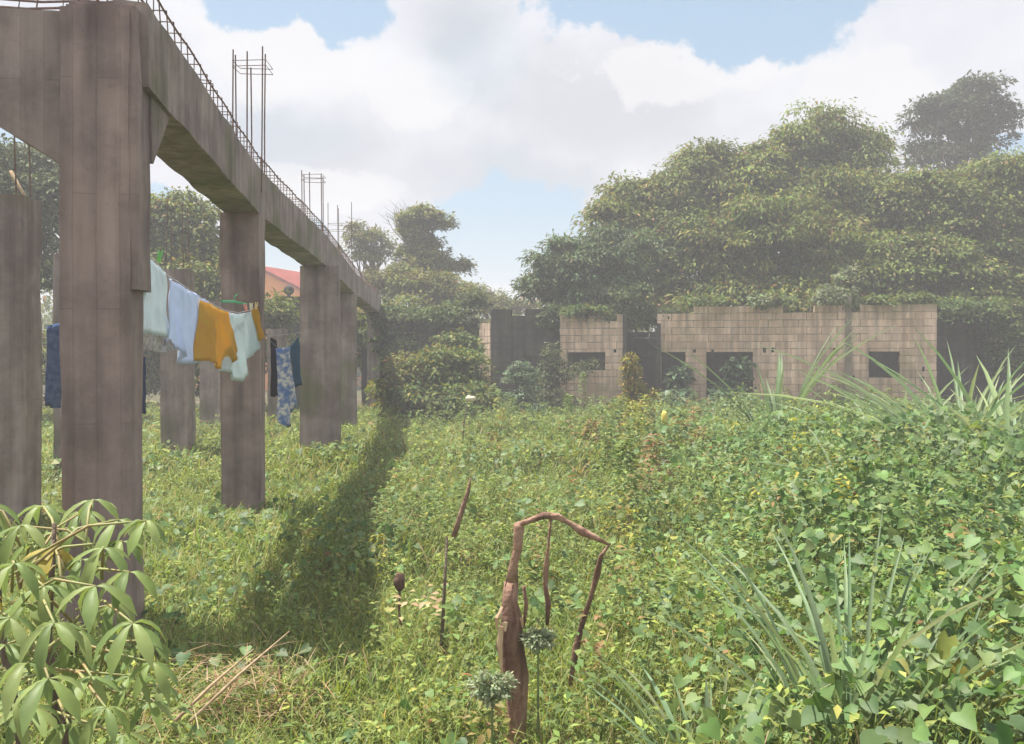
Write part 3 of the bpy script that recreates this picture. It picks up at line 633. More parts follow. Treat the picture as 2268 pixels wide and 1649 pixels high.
# fine grass
parts = []
for y0, y1, dens, L0, W0 in ((1.6, 7, 2300, .20, .006), (7, 13, 900, .24, .011), (13, 31, 260, .30, .022)):
    x, y = scatter(y0, y1, dens)
    right = sst(x - .12 * y, .2, 2.4); keep = rng.random(len(x)) > right * .75; x, y = x[keep], y[keep]; n = len(x)
    h = vh(x, y); z = gz(x, y) + h * rng.uniform(0, .55, n)
    an = rng.uniform(0, 2 * np.pi, n); lean = rng.uniform(.1, .9, n)
    dr = np.stack([np.cos(an) * lean, np.sin(an) * lean, np.ones(n)], 1); nr = np.stack([-np.cos(an), -np.sin(an), np.full(n, .2)], 1)
    L = L0 * rng.uniform(.5, 1.4, n) * (.7 + .8 * h); patch = vn(x * .5, y * .5, 1)[:, None]
    c = pick(n, [(.20, .26, .06), (.15, .21, .055), (.27, .27, .08), (.40, .32, .16)], (4, 3, 2, .5)) * (1 + .22 * patch)
    parts.append((np.stack([x, y, z], 1), dr, nr, L, W0 * rng.uniform(.6, 1.4, n), c, rng.uniform(.1, .8, n)))
p_ = batch(parts); o = leaves('grass', p_[0], p_[1], p_[2], p_[3], p_[4], 'blade', p_[5], M_grass, None, p_[6])
tag(o, 'fine bright green grass covering the field', 'grass', kind='stuff')
# small leaved weeds on upright stems
parts = []
for y0, y1, dens, k, L0 in ((1.8, 7, 60, 16, .042), (7, 14, 34, 20, .055), (14, 31, 15, 22, .085)):
    x, y = scatter(y0, y1, dens); n = len(x); ph = vh(x, y) * rng.uniform(.55, 1.25, n) + .05
    right = sst(x - .12 * y, .6, 3.0); keep = rng.random(n) > .55 * right; x, y, ph = x[keep], y[keep], ph[keep]; n = len(x)
    lx = rng.normal(size=n) * .12; ly = rng.normal(size=n) * .12
    cid = np.repeat(np.arange(n), k); m_ = len(cid); t = rng.uniform(.15, 1, m_) ** .8; an = rng.uniform(0, 2 * np.pi, m_)
    rad = .12 * (1.15 - t) * rng.uniform(.2, 1, m_) * np.clip(ph[cid] / .35, .6, 2)
    pos = np.stack([x[cid] + lx[cid] * t + np.cos(an) * rad, y[cid] + ly[cid] * t + np.sin(an) * rad, gz(x, y)[cid] + ph[cid] * t], 1)
    dr = np.stack([np.cos(an), np.sin(an), rng.uniform(-.5, .7, m_)], 1); nr = np.stack([-.4 * np.cos(an), -.4 * np.sin(an), np.ones(m_)], 1) + rng.normal(size=(m_, 3)) * .2
    hue = (1 + .25 * rng.uniform(-1, 1, (n, 1)))[cid]; brown = (rng.random(n) < .03)[cid]
    c = pick(m_, [(.21, .27, .07), (.28, .31, .08), (.14, .20, .06)], (4, 3, 3)) * hue; c[brown] = pick(int(brown.sum()), [(.28, .17, .08), (.30, .24, .08)], (1, 1))
    L = L0 * rng.uniform(.6, 1.5, m_); parts.append((pos, dr, nr, L, L * .5, c))
for y0, y1, dens, k, L0 in ((3.6, 12, 10, 46, .05), (12, 29, 7, 44, .085)):
    x, y = scatter(y0, y1, dens); pc = vn(x * .45, y * .45, 0) + .5 * np.exp(-((x - .2 * y) / (.12 * y + .5)) ** 2); keep = (pc > -.02 + .3 * rng.random(len(x)) - .1); x, y = x[keep], y[keep]; n = len(x)
    ph = vh(x, y) + rng.uniform(.05, .5, n) * sst(x, -4, 0) ; lx = rng.normal(size=n) * .12; ly = rng.normal(size=n) * .12; cid = np.repeat(np.arange(n), k); m_ = len(cid)
    t = rng.uniform(.1, 1, m_) ** .7; an = rng.uniform(0, 2 * np.pi, m_); rad = .17 * (1.1 - t) * rng.uniform(.2, 1, m_)
    pos = np.stack([x[cid] + lx[cid] * t + np.cos(an) * rad, y[cid] + ly[cid] * t + np.sin(an) * rad, gz(x, y)[cid] + ph[cid] * t], 1)
    dr = np.stack([np.cos(an), np.sin(an), rng.uniform(-.6, .6, m_)], 1); nr = np.stack([-.4 * np.cos(an), -.4 * np.sin(an), np.ones(m_)], 1) + rng.normal(size=(m_, 3)) * .25
    kind = rng.random(n)[cid]; c = pick(m_, [(.13, .19, .06), (.19, .24, .075)], (3, 2)); b_ = kind < .06; c[b_] = pick(int(b_.sum()), [(.30, .19, .09), (.26, .22, .08)], (1, 1)); y_ = kind > .95; c[y_] = pick(int(y_.sum()), [(.34, .33, .07)], (1,))
    L = L0 * rng.uniform(.6, 1.5, m_); parts.append((pos, dr, nr, L, L * .45, c))
pts_ = [(1540, 960, 16, .9, 1), (1500, 985, 15, .8, 1), (1310, 965, 15, .75, 1), (1450, 1090, 11, .8, 1), (1380, 900, 18, 1.0, 0), (1430, 885, 19, 1.0, 2), (1555, 1000, 14, .7, 1), (1260, 900, 20, 1.0, 0), (1290, 850, 24, 1.4, 0), (1350, 1060, 12, .75, 0), (1385, 1130, 9, .9, 0), (1400, 980, 14, 1.1, 2)]
for px, py, d, h_, kd in pts_:
    xx = (px - CX) / F * d; m_ = 240; t = rng.uniform(0, 1, m_) ** .8; an = rng.uniform(0, 2 * np.pi, m_); rad = (.28 if kd else .2) * (1.1 - t) * rng.uniform(.2, 1, m_)
    pos = np.stack([xx + np.cos(an) * rad, d + np.sin(an) * rad, h_ * t + .1], 1); dr = np.stack([np.cos(an), np.sin(an), rng.uniform(-.5, .6, m_)], 1)
    nr = np.stack([-.4 * np.cos(an), -.4 * np.sin(an), np.ones(m_)], 1) + rng.normal(size=(m_, 3)) * .3
    L = .085 * rng.uniform(.6, 1.5, m_); parts.append((pos, dr, nr, L, L * .4, pick(m_, [[(.16, .23, .07), (.22, .28, .09)], [(.33, .20, .10), (.27, .25, .09)], [(.34, .34, .08), (.26, .29, .07)]][kd], (1, 1))))
p_ = batch(parts); o = leaves('weeds', p_[0], p_[1], p_[2], p_[3], p_[4], 'lance', p_[5], M_leaf)
tag(o, 'small leaved green weeds growing through the grass', 'weeds', kind='stuff')
# heart leaved vines, mainly on the right
parts = []
for y0, y1, dens, L0 in ((1.8, 8, 820, .058), (8, 15, 420, .074), (15, 27.5, 140, .10)):
    x, y = scatter(y0, y1, dens); n = len(x)
    right = sst(x - .10 * y, -.2, 1.8); clump = sst(vn(x * 1.1, y * 1.1, 3), .0, .6) * .16 + .01
    keep = rng.random(n) < np.maximum(right * (.75 + .4 * vn(x * .9, y * .9, 0)), clump); x, y = x[keep], y[keep]; n = len(x)
    h = vh(x, y) + .05; dep = rng.random(n) ** 1.8; z = gz(x, y) + h * (1 - .75 * dep) + .03 * rng.normal(size=n)
    e_ = .06; gx = (vh(x + e_, y) - vh(x - e_, y)) / (2 * e_); gy = (vh(x, y + e_) - vh(x, y - e_)) / (2 * e_)
    nr = np.stack([-gx - .25, -gy - .35, np.ones(n)], 1) + rng.normal(size=(n, 3)) * .38
    an = rng.uniform(0, 2 * np.pi, n); dr = np.stack([np.cos(an), np.sin(an) - .5, rng.uniform(-.9, .1, n)], 1)
    c = pick(n, [(.13, .215, .065), (.18, .265, .095), (.085, .15, .05), (.30, .30, .08)], (4, 3, 4, .12)) * (1 + .15 * vn(x * .6, y * .6, 2)[:, None])
    L = L0 * rng.uniform(.55, 1.45, n); parts.append((np.stack([x, y, z], 1), dr, nr, L, L * .95, c, rng.uniform(.4, 2, n)))
p_ = batch(parts); o = leaves('creeping_vines', p_[0], p_[1], p_[2], p_[3], p_[4], 'heart', p_[5], M_gloss, None, p_[6])
tag(o, 'heart-leaved vines smothering the ground on the right', 'ground cover', kind='stuff')

# ------------------------------------------------------------------ tall grasses
def reeds(label, px, d, base_w, n, h, wid, pal, sp=.5, bend=(.25, .9), group='tall broad-bladed grass clumps', zb=0.0):
    b = Vector((P(px, 0, d).x, d, 0)); e_ = empty('tall_grass_clump', b, label, 'tall grass', group)
    bend = (bend[0] * .6 + .25, bend[1] + .35); wid *= 1.6 if d > 6 else 1.1; n = n if d > 6 else int(n * 1.8)
    an = rng.uniform(0, 2 * np.pi, n); r = base_w * np.sqrt(rng.random(n)); lean = rng.uniform(.05, sp * (1 if d > 6 else .7), n)
    pos = np.stack([b.x + np.cos(an) * r, b.y + np.sin(an) * r * .7, zb + rng.uniform(0, h * .25, n)], 1)
    dr = np.stack([np.cos(an) * lean, np.sin(an) * lean * .7, np.ones(n)], 1); nr = -np.stack([np.cos(an), np.sin(an), np.full(n, -.25)], 1)
    L = h * rng.uniform(.55, 1.15, n)
    leaves('blades', pos, dr, nr, L, wid * rng.uniform(.7, 1.3, n), 'long', pick(n, pal, [1] * len(pal), .2, .06), M_gloss, e_, rng.uniform(*bend, n))
    for _ in range(max(4, n // 8)):
        mb = MB(); a_ = random.uniform(0, 6.28); q = Vector((math.cos(a_), math.sin(a_), 0)) * base_w * random.random()
        mb.tube([b + q, b + q * 1.5 + Vector((0, 0, h * .35 + zb)), b + q * 2.4 + Vector((0, 0, h * .6 + zb))], [.008, .007, .003], 5)
        mb.build('stem', M_grass_stem, e_)
M_grass_stem = solidmat('cane_stem', (.14, .19, .07), (.2, .24, .1), 5, .7, .2)
RP = [(.17, .25, .13), (.21, .29, .16), (.25, .31, .15)]
reeds('biggest clump of arching cane grass at the right edge before the shaded wall', 2130, 12.5, .5, 70, 1.9, .04, RP, .65, (.2, .8))
reeds('arching grass clump just past the right edge of the frame of view', 2235, 11.0, .4, 40, 1.8, .04, RP, .6)
reeds('arching grass clump before the ruin window', 1985, 13.5, .45, 44, 1.35, .038, RP, .8, (.4, 1.0))
reeds('stiff upright grass clump before the middle of the ruin wall', 1722, 15.5, .2, 18, 2.0, .05, [(.14, .21, .09), (.19, .26, .13)], .2, (.05, .5))
reeds('small grass clump left of the wide arching clump', 1860, 14.5, .25, 16, 1.15, .035, RP, .6, (.3, 1))
reeds('leaning grass clump low on the vine slope', 1900, 9.0, .35, 30, .85, .026, RP, 1.1, (.5, 1.2), zb=.3)
reeds('near grass clump at the bottom right with long arching blades', 1880, 3.6, .22, 34, .78, .022, RP, .55, (.1, .6), zb=.12)
reeds('near grass clump of slanting blades at the bottom centre right', 1570, 3.6, .2, 20, .42, .018, RP, .6, (.0, .5), zb=.12)
reeds('near grass clump beside the yellow leaves in the bottom right corner', 2090, 3.7, .2, 22, .6, .02, RP, .6, (.2, .8), zb=.12)
# yellow broad leaf plant, bottom right
yl = empty('yellowing_plant', (P(2120, 0, 3.6).x, 3.6, 0), 'broad yellow and green leaf drooping in the bottom right corner', 'plant')
n = 16; c_ = P(2150, 1480, 3.6); an = rng.uniform(-.6, 3.0, n)
pos = np.array(c_)[None, :] + rng.normal(size=(n, 3)) * np.array([.09, .05, .05]); dr = np.stack([np.cos(an) * 1.0 - .5, -np.full(n, .4), -rng.uniform(.2, 1, n)], 1)
leaves('foliage', pos, dr, np.tile((0, -.5, 1.0), (n, 1)) + rng.normal(size=(n, 3)) * .3, rng.uniform(.08, .14, n), .07, 'heart', pick(n, [(.34, .30, .06), (.26, .29, .07), (.2, .26, .07)], (2, 2, 2)), M_leaf, yl)
mb = MB(); mb.tube([(c_.x, c_.y, 0), c_ + Vector((.02, 0, -.2)), c_], [.01, .008, .004], 6); mb.build('stem', M_grass_stem, yl)

# ------------------------------------------------------------------ cassava in the lower left corner
cas = empty('cassava_plant', (P(150, 0, 2.7).x, 2.7, 0), 'cassava plant with drooping hand-shaped leaves in the bottom left corner', 'plant')
heads = [(205, 1108, 2.95, 80), (262, 1152, 2.75, 90), (95, 1122, 3.0, 80), (322, 1155, 2.6, 72), (45, 1165, 2.8, 90), (228, 1215, 2.5, 90), (285, 1268, 2.45, 95), (120, 1215, 2.7, 80), (30, 1250, 2.4, 110),
         (210, 1300, 2.35, 105), (95, 1300, 2.5, 90), (118, 1382, 2.2, 105), (292, 1382, 2.2, 105), (20, 1370, 2.3, 110), (60, 1470, 2.15, 110), (105, 1505, 2.05, 120), (335, 1470, 2.3, 85), (232, 1570, 2.1, 90), (160, 1455, 2.5, 80), (20, 1560, 2.1, 110),
         (180, 1135, 3.1, 70), (-30, 1120, 2.9, 90), (-60, 1300, 2.5, 100), (240, 1440, 2.6, 70), (330, 1560, 2.4, 70), (150, 1610, 2.2, 90), (270, 1630, 2.2, 80),
         (150, 1170, 2.9, 75), (75, 1205, 2.8, 75), (180, 1240, 2.7, 80), (140, 1280, 2.6, 85), (60, 1340, 2.5, 85), (250, 1340, 2.6, 75), (170, 1400, 2.5, 80), (330, 1420, 2.5, 70), (10, 1430, 2.4, 90), (200, 1500, 2.3, 80), (290, 1500, 2.35, 80), (70, 1570, 2.2, 90), (10, 1190, 2.9, 80), (270, 1200, 2.7, 70), (350, 1520, 2.6, 60)]
pos, dr, nr, LL, cc = [], [], [], [], []
pm = MB(); crown0 = Vector((P(120, 0, 2.75).x, 2.75, 0))
for i, (px, py, d, rp) in enumerate(heads):
    c = P(px, py, d); R = rp * d / F; nlf = random.choice((5, 6, 7, 7)); a0 = random.uniform(-.3, .3) - math.pi / 2; yel = i in (18, 13) 
    for j in range(nlf):
        a_ = a0 + (j - (nlf - 1) / 2) * (5.3 / nlf); k = 1.0 - .35 * abs(j - (nlf - 1) / 2) / ((nlf - 1) / 2)
        pos.append(c); dr.append((math.cos(a_) * 1.0, math.sin(a_) * .8 , -.12 - .45 * random.random())); nr.append((random.uniform(-.2, .2), -.25, 1)); LL.append(R * 1.15 * k * random.uniform(.9, 1.1))
        cc.append((.36, .30, .06) if i in (7, 22) else [(.20, .27, .08), (.25, .31, .11), (.17, .24, .08)][(i + j) % 3])
    hub = crown0 + Vector((random.uniform(-.18, .18), random.uniform(-.2, .1), max(.25, c.z - random.uniform(.05, .25))))
    hub.z = max(.2, c.z - .12); pm.tube([hub, hub.lerp(c, .55) + Vector((0, 0, .04)), c], [.0045, .004, .003], 5)
T['cassava'] = (np.array([(0,0,0)]+[(s*w,v,-b+(.0 if s==0 else .045)) for v,w,b in ((.22,.24,-.02),(.48,.46,.03),(.74,.5,.14)) for s in (-1,0,1)]+[(0,1,-.34)],float),
                [(0,2,1),(0,3,2),(1,2,5,4),(2,3,6,5),(4,5,8,7),(5,6,9,8),(7,8,10),(8,9,10)])
LL = np.array(LL)
lf = leaves('foliage', np.array(pos), np.array(dr), np.array(nr), LL, LL * .27, 'cassava', np.array(cc) * (1 + rng.uniform(-.12, .12, (len(cc), 1))), M_gloss, cas, rng.uniform(.6, 1.8, len(LL)))
lf.data.polygons.foreach_set('use_smooth', [True] * len(lf.data.polygons))
M_pet = solidmat('petiole', (.30, .22, .10), (.28, .32, .12), 8, .6, .1)
pm.build('leaf_stalk', M_pet, cas, True)
mb = MB()
for dx, dy, h in ((0, 0, 1.25), (-.22, .1, 1.3), (.15, -.2, 1.0), (-.1, -.35, .9)):
    b = crown0 + Vector((dx * .4, dy * .4, -.05)); t = crown0 + Vector((dx, dy, h)); mb.tube([b, b.lerp(t, .4) + Vector((.03, 0, 0)), b.lerp(t, .75) - Vector((.02, 0, 0)), t], [.018, .015, .012, .006], 7, .05)
mb.build('stem', M_bark, cas, True)

# ------------------------------------------------------------------ dead stump with a bent broken stem
st = empty('dead_stump', (P(1130, 0, 4.05).x, 4.05, 0), 'dead brown stump whose snapped stem arches over to the right', 'stump')
mb = MB(); S = lambda px, py, dz=0: P(px, py, 4.05 + dz)
mb.tube([S(1152, 1720), S(1148, 1600), S(1142, 1500), S(1133, 1430), S(1134, 1370), S(1130, 1330), S(1133, 1290)], [.036, .042, .05, .056, .05, .036, .026], 14, .22)
mb.tube([S(1132, 1300), S(1138, 1250), S(1145, 1220), S(1148, 1170), S(1146, 1160)], [.027, .016, .02, .022, .015], 10, .2)
mb.build('trunk', M_dead, st, True)
mb = MB(); mb.tube([S(1143, 1165), S(1170, 1155), S(1205, 1143), S(1235, 1146), S(1260, 1158), S(1290, 1178), S(1320, 1192), S(1350, 1208)], [.013, .012, .015, .017, .011, .016, .012, .004], 8, .22)
mb.tube([S(1349, 1208, .0), S(1330, 1235, .05), S(1322, 1275, .1), S(1310, 1320, .15), S(1290, 1380, .2), S(1275, 1440, .2), S(1262, 1520, .2)], [.005, .009, .016, .010, .013, .015, .008], 8, .25)
mb.build('broken_stem', M_dead, st, True)
mb = MB(); mb.tube([S(1220, 1146, .0), S(1214, 1215, .08), S(1209, 1260, .1), S(1208, 1300, .1), S(1214, 1340, .1), S(1212, 1385, .12)], [.005, .007, .013, .009, .014, .008], 8, .25)
mb.tube([S(1160, 1300, .03), S(1166, 1340, .05), S(1160, 1390, .06)], [.007, .009, .006], 6, .15); mb.build('hanging_bark', M_dead, st, True)
mb = MB()
for q, r in (([S(1112, 1345, -.05), S(1102, 1370, -.06), S(1100, 1395, -.06)], [.006, .012, .003]), ([S(1110, 1390, -.06), S(1106, 1430, -.06), S(1112, 1490, -.05)], [.012, .011, .005]), ([S(1118, 1380, -.062), S(1119, 1400, -.066)], [.015, .004]), ([S(1155, 1370, -.03), S(1158, 1392, -.03)], [.008, .003])):
    mb.tube(q, r, 6, .25)
mb.build('splinter', M_split, st)
# other dead bits
def stick(name, label, pts, rads, m_=M_dead, cat='stick', group=None):
    b = Vector(pts[0]); e_ = MB(); e_.tube(pts, rads, 7, .12); o = e_.build(name, m_, None, True); tag(o, label, cat, group); return o
stick('dead_stalk', 'thin dark dead stalk leaning right in mid field', [P(1005, 1190, 6.5), P(1020, 1140, 6.5), P(1036, 1090, 6.5), P(1042, 1060, 6.5)], [.02, .018, .013, .006])
stick('fence_stake', 'thin upright stake rising from the grass left of the stump', [P(975, 1470, 5.2), P(983, 1330, 5.2), P(990, 1190, 5.2)], [.010, .009, .006], M_bark)
stick('bare_stalk', 'thin bare stalk with a pale blossom at its top in mid field', [P(1023, 1000, 17), P(1028, 940, 17), P(1035, 890, 17)], [.012, .01, .007], M_bark)
stick('leaning_pole', 'pale pole leaning against the foliage at the left edge', [P(25, 380, 12), P(50, 425, 12), P(76, 470, 12)], [.022, .02, .018], M_twig, 'pole')
# pale blossom / litter
def lump(name, label, c, r, m_, cat, sc=(1, 1, 1)):
    mb = MB(); n1, n2 = 7, 10; vs = []; 
    for i in range(n1 + 1):
        th_ = math.pi * i / n1
        for j in range(n2):
            p = Vector((math.sin(th_) * math.cos(2 * math.pi * j / n2) * sc[0], math.sin(th_) * math.sin(2 * math.pi * j / n2) * sc[1], math.cos(th_) * sc[2])) * r
            vs.append(Vector(c) + p * (1 + .35 * mnoise.noise(p * 3 / r + Vector(c) * 3)))
    fs = [(i * n2 + j, (i + 1) * n2 + j, (i + 1) * n2 + (j + 1) % n2, i * n2 + (j + 1) % n2) for i in range(n1) for j in range(n2)]
    mb.add(vs, fs); o = mb.build(name, m_, None, True); return tag(o, label, cat)
lump('blossom', 'pale cream blossom on a bare stem before the ruin annex', P(1042, 884, 17), .075, solidmat('cream_petal', (.6, .55, .4), (.7, .62, .45), 9, .8), 'flower', (1.2, .8, .8))
stick('seed_head_stalk', 'short brown stalk carrying the dark seed head left of the stump', [P(888, 1400, 5.6), P(883, 1350, 5.6), P(885, 1298, 5.6)], [.008, .007, .006])
lump('brown_seed_head', 'dark brown seed head in the grass left of the stump', P(885, 1290, 5.6), .045, M_dead, 'seed head', (.8, .8, 1.2))
lump('yellow_flower', 'small yellow flower spike in front of the wide doorway', P(1472, 925, 14), .06, solidmat('yellow_petal', (.6, .5, .1), (.7, .6, .15), 9, .8), 'flower', (.8, .8, 1.6))
# grey green weed rosettes by the stump
for px, py, d, r, lab in ((1090, 1525, 3.7, .10, 'frilly grey green seed head in front of the stump base'), (1192, 1418, 4.0, .07, 'frilly pale seed head to the right of the stump')):
    c = P(px, py, d); e_ = empty('frilly_seed_head', (c.x, c.y, 0), lab, 'weed', 'frilly seed heads by the stump'); n = 1100; v = sph(n)
    leaves('head', np.array(c)[None, :] + v * np.array([1, .6, .6]) * r * rng.uniform(.3, .9, (n, 1)) * (1 + .25 * np.sin(v[:, :1] * 6 + v[:, 2:] * 5)), v + rng.normal(size=(n, 3)) * .4, v + np.array([0, 0, .6]), rng.uniform(.012, .026, n), .012, 'lance', pick(n, [(.26, .31, .18), (.34, .38, .24)], (1, 1)), M_leaf, e_)
    mb = MB(); mb.tube([(c.x, c.y, 0), c], [.006, .004], 5); mb.build('stem', M_grass_stem, e_)
# dry straw and twigs on the ground, bottom left
n = 420; x = rng.normal(P(540, 0, 4.6).x, .22, n); y = rng.normal(4.5, .22, n); an = rng.uniform(0, 2 * np.pi, n)
o = leaves('dry_straw', np.stack([x, y, gz(x, y) + rng.uniform(.05, .26, n)], 1), np.stack([np.cos(an), np.sin(an), rng.uniform(-.3, .6, n)], 1), np.tile((0, 0, 1.0), (n, 1)), rng.uniform(.08, .3, n), .005, 'blade', pick(n, [(.42, .30, .17), (.30, .19, .11), (.5, .40, .24)], (2, 2, 1)), M_grass, None, .2)
tag(o, 'patch of brown dry straw in the shade between cassava and beam shadow', 'straw', kind='stuff')
for a, b, lab in (((385, 1600), (560, 1440), 'long pale twig lying aslant over the dry straw'), ((420, 1600), (640, 1400), 'second long twig crossing the dry straw, nearest the shadow')):
    stick('fallen_twig', lab, [P(a[0], a[1], 4.0), P((a[0] + b[0]) / 2 - 6, (a[1] + b[1]) / 2, 4.3), P(b[0], b[1], 4.6)], [.008, .007, .003], M_twig, 'twig')
n = 26; c = P(945, 1335, 5.4); an = rng.uniform(0, 6.28, n)
o = leaves('dead_leaves', np.array(c)[None, :] + rng.normal(size=(n, 3)) * np.array([.12, .1, .03]), np.stack([np.cos(an), np.sin(an), rng.uniform(-.5, .5, n)], 1), np.tile((0, -.4, 1.0), (n, 1)), .06, .03, 'lance', pick(n, [(.42, .30, .17), (.46, .38, .2)], (1, 1)), M_leaf)
tag(o, 'scatter of curled pale dead leaves on the grass left of the stump', 'dead leaves', kind='stuff')

# ------------------------------------------------------------------ washing lines
def clothmat(name, c, c2=None, scale=8):
    m = solidmat(name, c, c2 or tuple(k * .88 for k in c), scale, .9, .15, spec=.1); q = G(m.node_tree)
    pb = [n for n in m.node_tree.nodes if n.type == 'BSDF_PRINCIPLED'][0]; out = [n for n in m.node_tree.nodes if n.type == 'OUTPUT_MATERIAL'][0]
    t = q.n('ShaderNodeBsdfTranslucent', {'Color': (*c, 1)}); mx = q.n('ShaderNodeMixShader', {0: .4, 1: pb.outputs[0], 2: t.outputs[0]})
    m.node_tree.links.new(mx.outputs[0], out.inputs[0]); return m
def LD(px): return min(1.60 * F / (887 - px), 10.3)               # the line hangs parallel to the row
def cloth(name, label, top, bot, m_, folds=5, amp=.03, dfn=LD, cat='cloth', nz_=14, group=None, thick=.004):
    """top/bot = pixel outlines (px, py) left to right, hung on the plane of the line"""
    nx = 60; mb = MB(); vs = []
    tx = [p[0] for p in top]; bx = [p[0] for p in bot]; t_ = np.linspace(0, 1, nx)
    def arc(pts):
        pts = np.array(pts, float); s = np.concatenate([[0], np.cumsum(np.hypot(*np.diff(pts, axis=0).T))]); return np.stack([np.interp(t_ * s[-1], s, pts[:, 0]), np.interp(t_ * s[-1], s, pts[:, 1])], 1)
    a, b = arc(top), arc(bot)
    for side in (0, 1):
        for j in range(nz_ + 1):
            w = j / nz_
            for i in range(nx):
                p = a[i] * (1 - w) + b[i] * w; q = P(p[0], p[1], dfn(p[0]))
                q += DX * (.008 * (.4 + w) * math.sin(t_[i] * folds * 17 + 3 * mnoise.noise(Vector((t_[i] * 5, w * 1.5, 7)))) )
                q += DX * (amp * (.25 + w) * math.sin(t_[i] * folds * 6.28 + w * 1.2 + px_phase(name)) + .015 * mnoise.noise(q * 6) + .006 * mnoise.noise(Vector((q.x * 9 + q.y * 16, q.z * 5, 2)))) + DX * (thick * side)
                vs.append(q)
    N = nx * (nz_ + 1); fs = []
    for j in range(nz_):
        for i in range(nx - 1):
            k = j * nx + i; fs.append((k, k + 1, k + nx + 1, k + nx)); fs.append((N + k, N + k + nx, N + k + nx + 1, N + k + 1))
    for i in range(nx - 1):
        fs.append((i, N + i, N + i + 1, i + 1)); k = nz_ * nx + i; fs.append((k, k + 1, N + k + 1, N + k))
    for j in range(nz_):
        k = j * nx; fs.append((k, k + nx, N + k + nx, N + k)); k = j * nx + nx - 1; fs.append((k, N + k, N + k + nx, k + nx))
    mb.add(vs, fs); o = mb.build(name, m_, None, True); return tag(o, label, cat, group)
def px_phase(s): return (sum(map(ord, s)) % 17) * .4
GC = 'washing on the line between the first two columns'
cloth('pale_green_cloth', 'pale grey green cloth hanging nearest the big column', [(300, 548), (325, 566), (345, 585), (366, 606)], [(300, 740), (330, 738), (352, 745), (374, 750)], clothmat('pale_green_cotton', (.70, .78, .82)), 2, .012, group=GC)
cloth('lace_cloth', 'grey lace-edged cloth below the pale green one', [(305, 738), (340, 742), (375, 752), (392, 770)], [(305, 783), (325, 778), (360, 782), (388, 776)], clothmat('grey_lace', (.36, .33, .31), (.6, .6, .6), 30), 3, .015, lambda p: LD(p) + .06, group=GC)
cloth('light_blue_sheet', 'light blue sheet, widest piece on the line', [(371, 617), (400, 632), (430, 650), (460, 668)], [(366, 768), (395, 775), (398, 806), (425, 807), (445, 790), (462, 762), (470, 755)], clothmat('light_blue_cotton', (.64, .72, .88)), 3, .03, group=GC)
cloth('orange_cloth', 'orange cloth hanging in the middle of the line', [(445, 665), (475, 680), (502, 692)], [(436, 800), (458, 800), (475, 815), (495, 818), (512, 805), (520, 770)], clothmat('orange_cotton', (.72, .47, .09), (.72, .38, .08)), 1.6, .03, lambda p: LD(p) - .22, group=GC)
cloth('grey_green_cloth', 'grey green cloth with ragged hem, right of the orange cloth', [(502, 692), (525, 696), (545, 694), (556, 690)], [(487, 822), (505, 828), (520, 842), (538, 846), (540, 820), (556, 792), (572, 760)], clothmat('grey_green_cotton', (.68, .76, .78)), 2.5, .03, group=GC)
cloth('orange_strip', 'narrow orange strip at the right end of the line', [(556, 690), (563, 682), (570, 680)], [(571, 756), (578, 754), (583, 745)], clothmat('orange_strip_cotton', (.66, .40, .06)), 1, .012, group=GC)
# line and pegs
mb = MB(); pts = [P(x, y - 2, LD(x)) for x, y in ((300, 548), (325, 566), (345, 582), (371, 612), (400, 630), (445, 662), (475, 679), (502, 691), (530, 695), (556, 689), (575, 678))]
mb.tube(pts, .003, 5); tag(mb.build('clothesline', clothmat('white_cord', (.6, .6, .62)), None), 'white cord strung between the first two columns', 'clothesline')
def peg(label, px, py, m_, tilt):
    d = LD(px); c = P(px, py, d) - DX * (-.02); e_ = MB()
    for s_ in (-1, 1):
        a = c + Vector((s_ * .012 + tilt * .04, 0, .05)); b = c + Vector((s_ * .004, 0, -.03)); e_.tube([b, c + Vector((s_ * .006, 0, .0)), a], [.005, .009, .006], 5)
    tag(e_.build('clothes_peg', m_, None), label, 'clothes peg', 'pegs on the clothesline')
Pg = lambda n, c: solidmat(n, c, tuple(k * .9 for k in c), 9, .5, .05)
peg('bright green peg at the left end of the line', 346, 572, Pg('green_plastic', (.25, .75, .2)), .3)
peg('pink peg at the right end of the line', 541, 684, Pg('pink_plastic', (.85, .35, .3)), -.4)
peg('cream peg between the pink and the yellow peg', 552, 682, Pg('cream_plastic', (.8, .78, .6)), 0)
peg('pale yellow peg nearest the second column', 563, 680, Pg('yellow_plastic', (.8, .62, .3)), .2)
mb = MB(); q0 = P(492, 668, 9.4); q1 = P(546, 674, 10.3); mb.tube([q0, q0.lerp(q1, .5) + Vector((0, 0, .01)), q1], [.012, .014, .012], 6)
mb.tube([q0.lerp(q1, .5) + Vector((0, 0, .01)), q0.lerp(q1, .5) + Vector((0, 0, .06)), q0.lerp(q1, .53) + Vector((.02, 0, .09))], .005, 5)
tag(mb.build('coat_hanger', Pg('green_hanger_plastic', (.04, .4, .16)), None), 'green plastic coat hanger hanging over the grey green cloth', 'hanger')
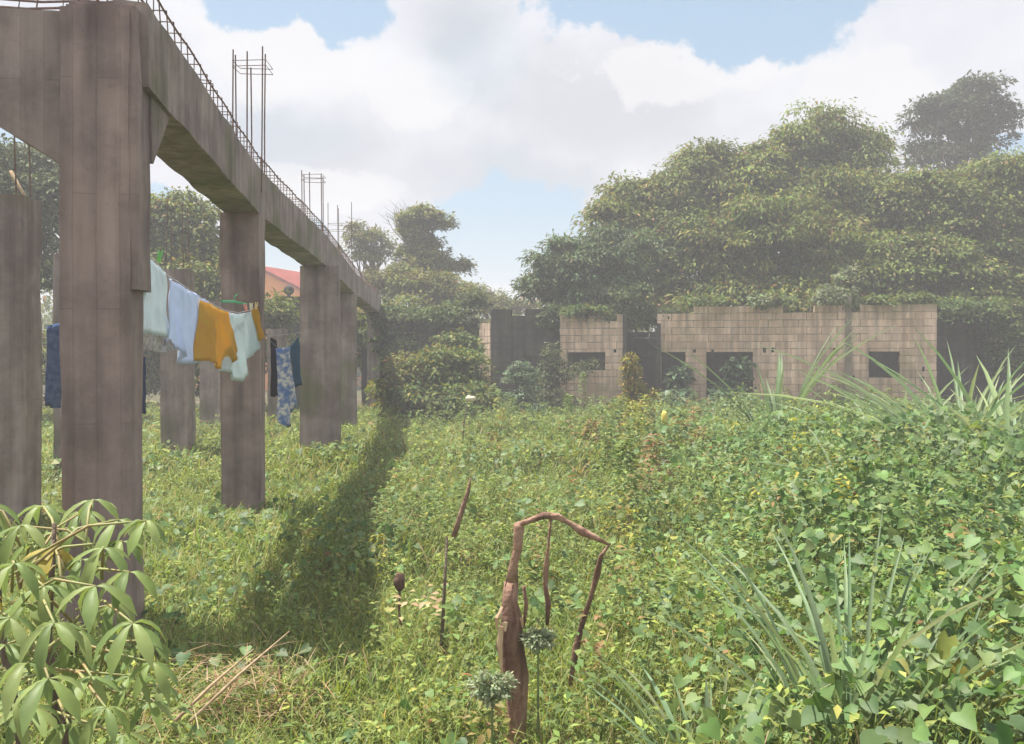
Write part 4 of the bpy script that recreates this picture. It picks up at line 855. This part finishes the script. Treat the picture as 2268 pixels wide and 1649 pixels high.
# second line, farther back
M_pat = solidmat('patterned_cotton', (.12, .19, .38), (.62, .60, .56), 14, .9, .1, (.08, .16, .38), det=3)
f13 = lambda p: 13.5 + (p - 640) * .004
cloth('patterned_wrap', 'long blue and white patterned wrap on the farther line', [(612, 772), (625, 772), (640, 768)], [(622, 935), (633, 948), (645, 930), (652, 880)], M_pat, 2, .04, f13)
cloth('denim_cloth', 'dark teal cloth beside the patterned wrap on the farther line', [(641, 767), (652, 758), (662, 744)], [(648, 850), (656, 860), (664, 850)], clothmat('teal_cotton', (.06, .13, .20)), 1, .02, lambda p: f13(p) + .1)
cloth('grey_dark_cloth', 'narrow dark grey cloth hanging left of the patterned wrap', [(596, 748), (605, 750), (613, 756)], [(600, 875), (608, 880), (616, 872)], clothmat('charcoal_cotton', (.05, .045, .055)), 1, .02, lambda p: f13(p) + .2)
mb = MB(); mb.tube([P(x, y - 1, f13(x)) for x, y in ((588, 745), (610, 768), (625, 771), (641, 766), (652, 757), (664, 742), (672, 734))], .004, 5)
tag(mb.build('clothesline', clothmat('green_cord', (.22, .26, .2)), None), 'sagging thin line carrying the patterned wrap near the third column', 'clothesline')
mb = MB(); mb.tube([P(x, y, 14.2) for x, y in ((585, 746), (630, 742), (672, 737), (700, 734))], .004, 5)
tag(mb.build('clothesline', clothmat('grey_cord', (.3, .3, .28)), None), 'straight empty line running to the third column above the patterned wrap', 'clothesline')
cloth('blue_garment', 'dark blue garment hanging behind the near column on its left', [(106, 722), (120, 718), (136, 716)], [(106, 900), (122, 905), (138, 900)], clothmat('navy_cotton', (.04, .08, .20), (.12, .18, .32), 14), 2, .03, lambda p: 11.5)
cloth('blue_trousers', 'dark blue trouser leg peeping out right of the near column', [(306, 790), (316, 790), (325, 792)], [(306, 915), (316, 918), (326, 910)], clothmat('indigo_cotton', (.04, .07, .17)), 1, .02, lambda p: 10.5)

# ------------------------------------------------------------------ haze
m, q = mat('added_haze'); vp = q.n('ShaderNodeVolumePrincipled', {'Color': (.93, .93, .96, 1), 'Density': .0050, 'Anisotropy': .1})  # volume added to lift the darks and flatten contrast
q.n('ShaderNodeOutputMaterial', {'Volume': vp.outputs[0]})
mb = MB(); mb.box((0, 65, 8.3), (304, 256, 19.4)); hz = mb.build('added_haze', m, None); hz['kind'] = 'stuff'; hz['label'] = 'thin pale veil added over the whole field to soften contrast'; hz['category'] = 'added_haze'
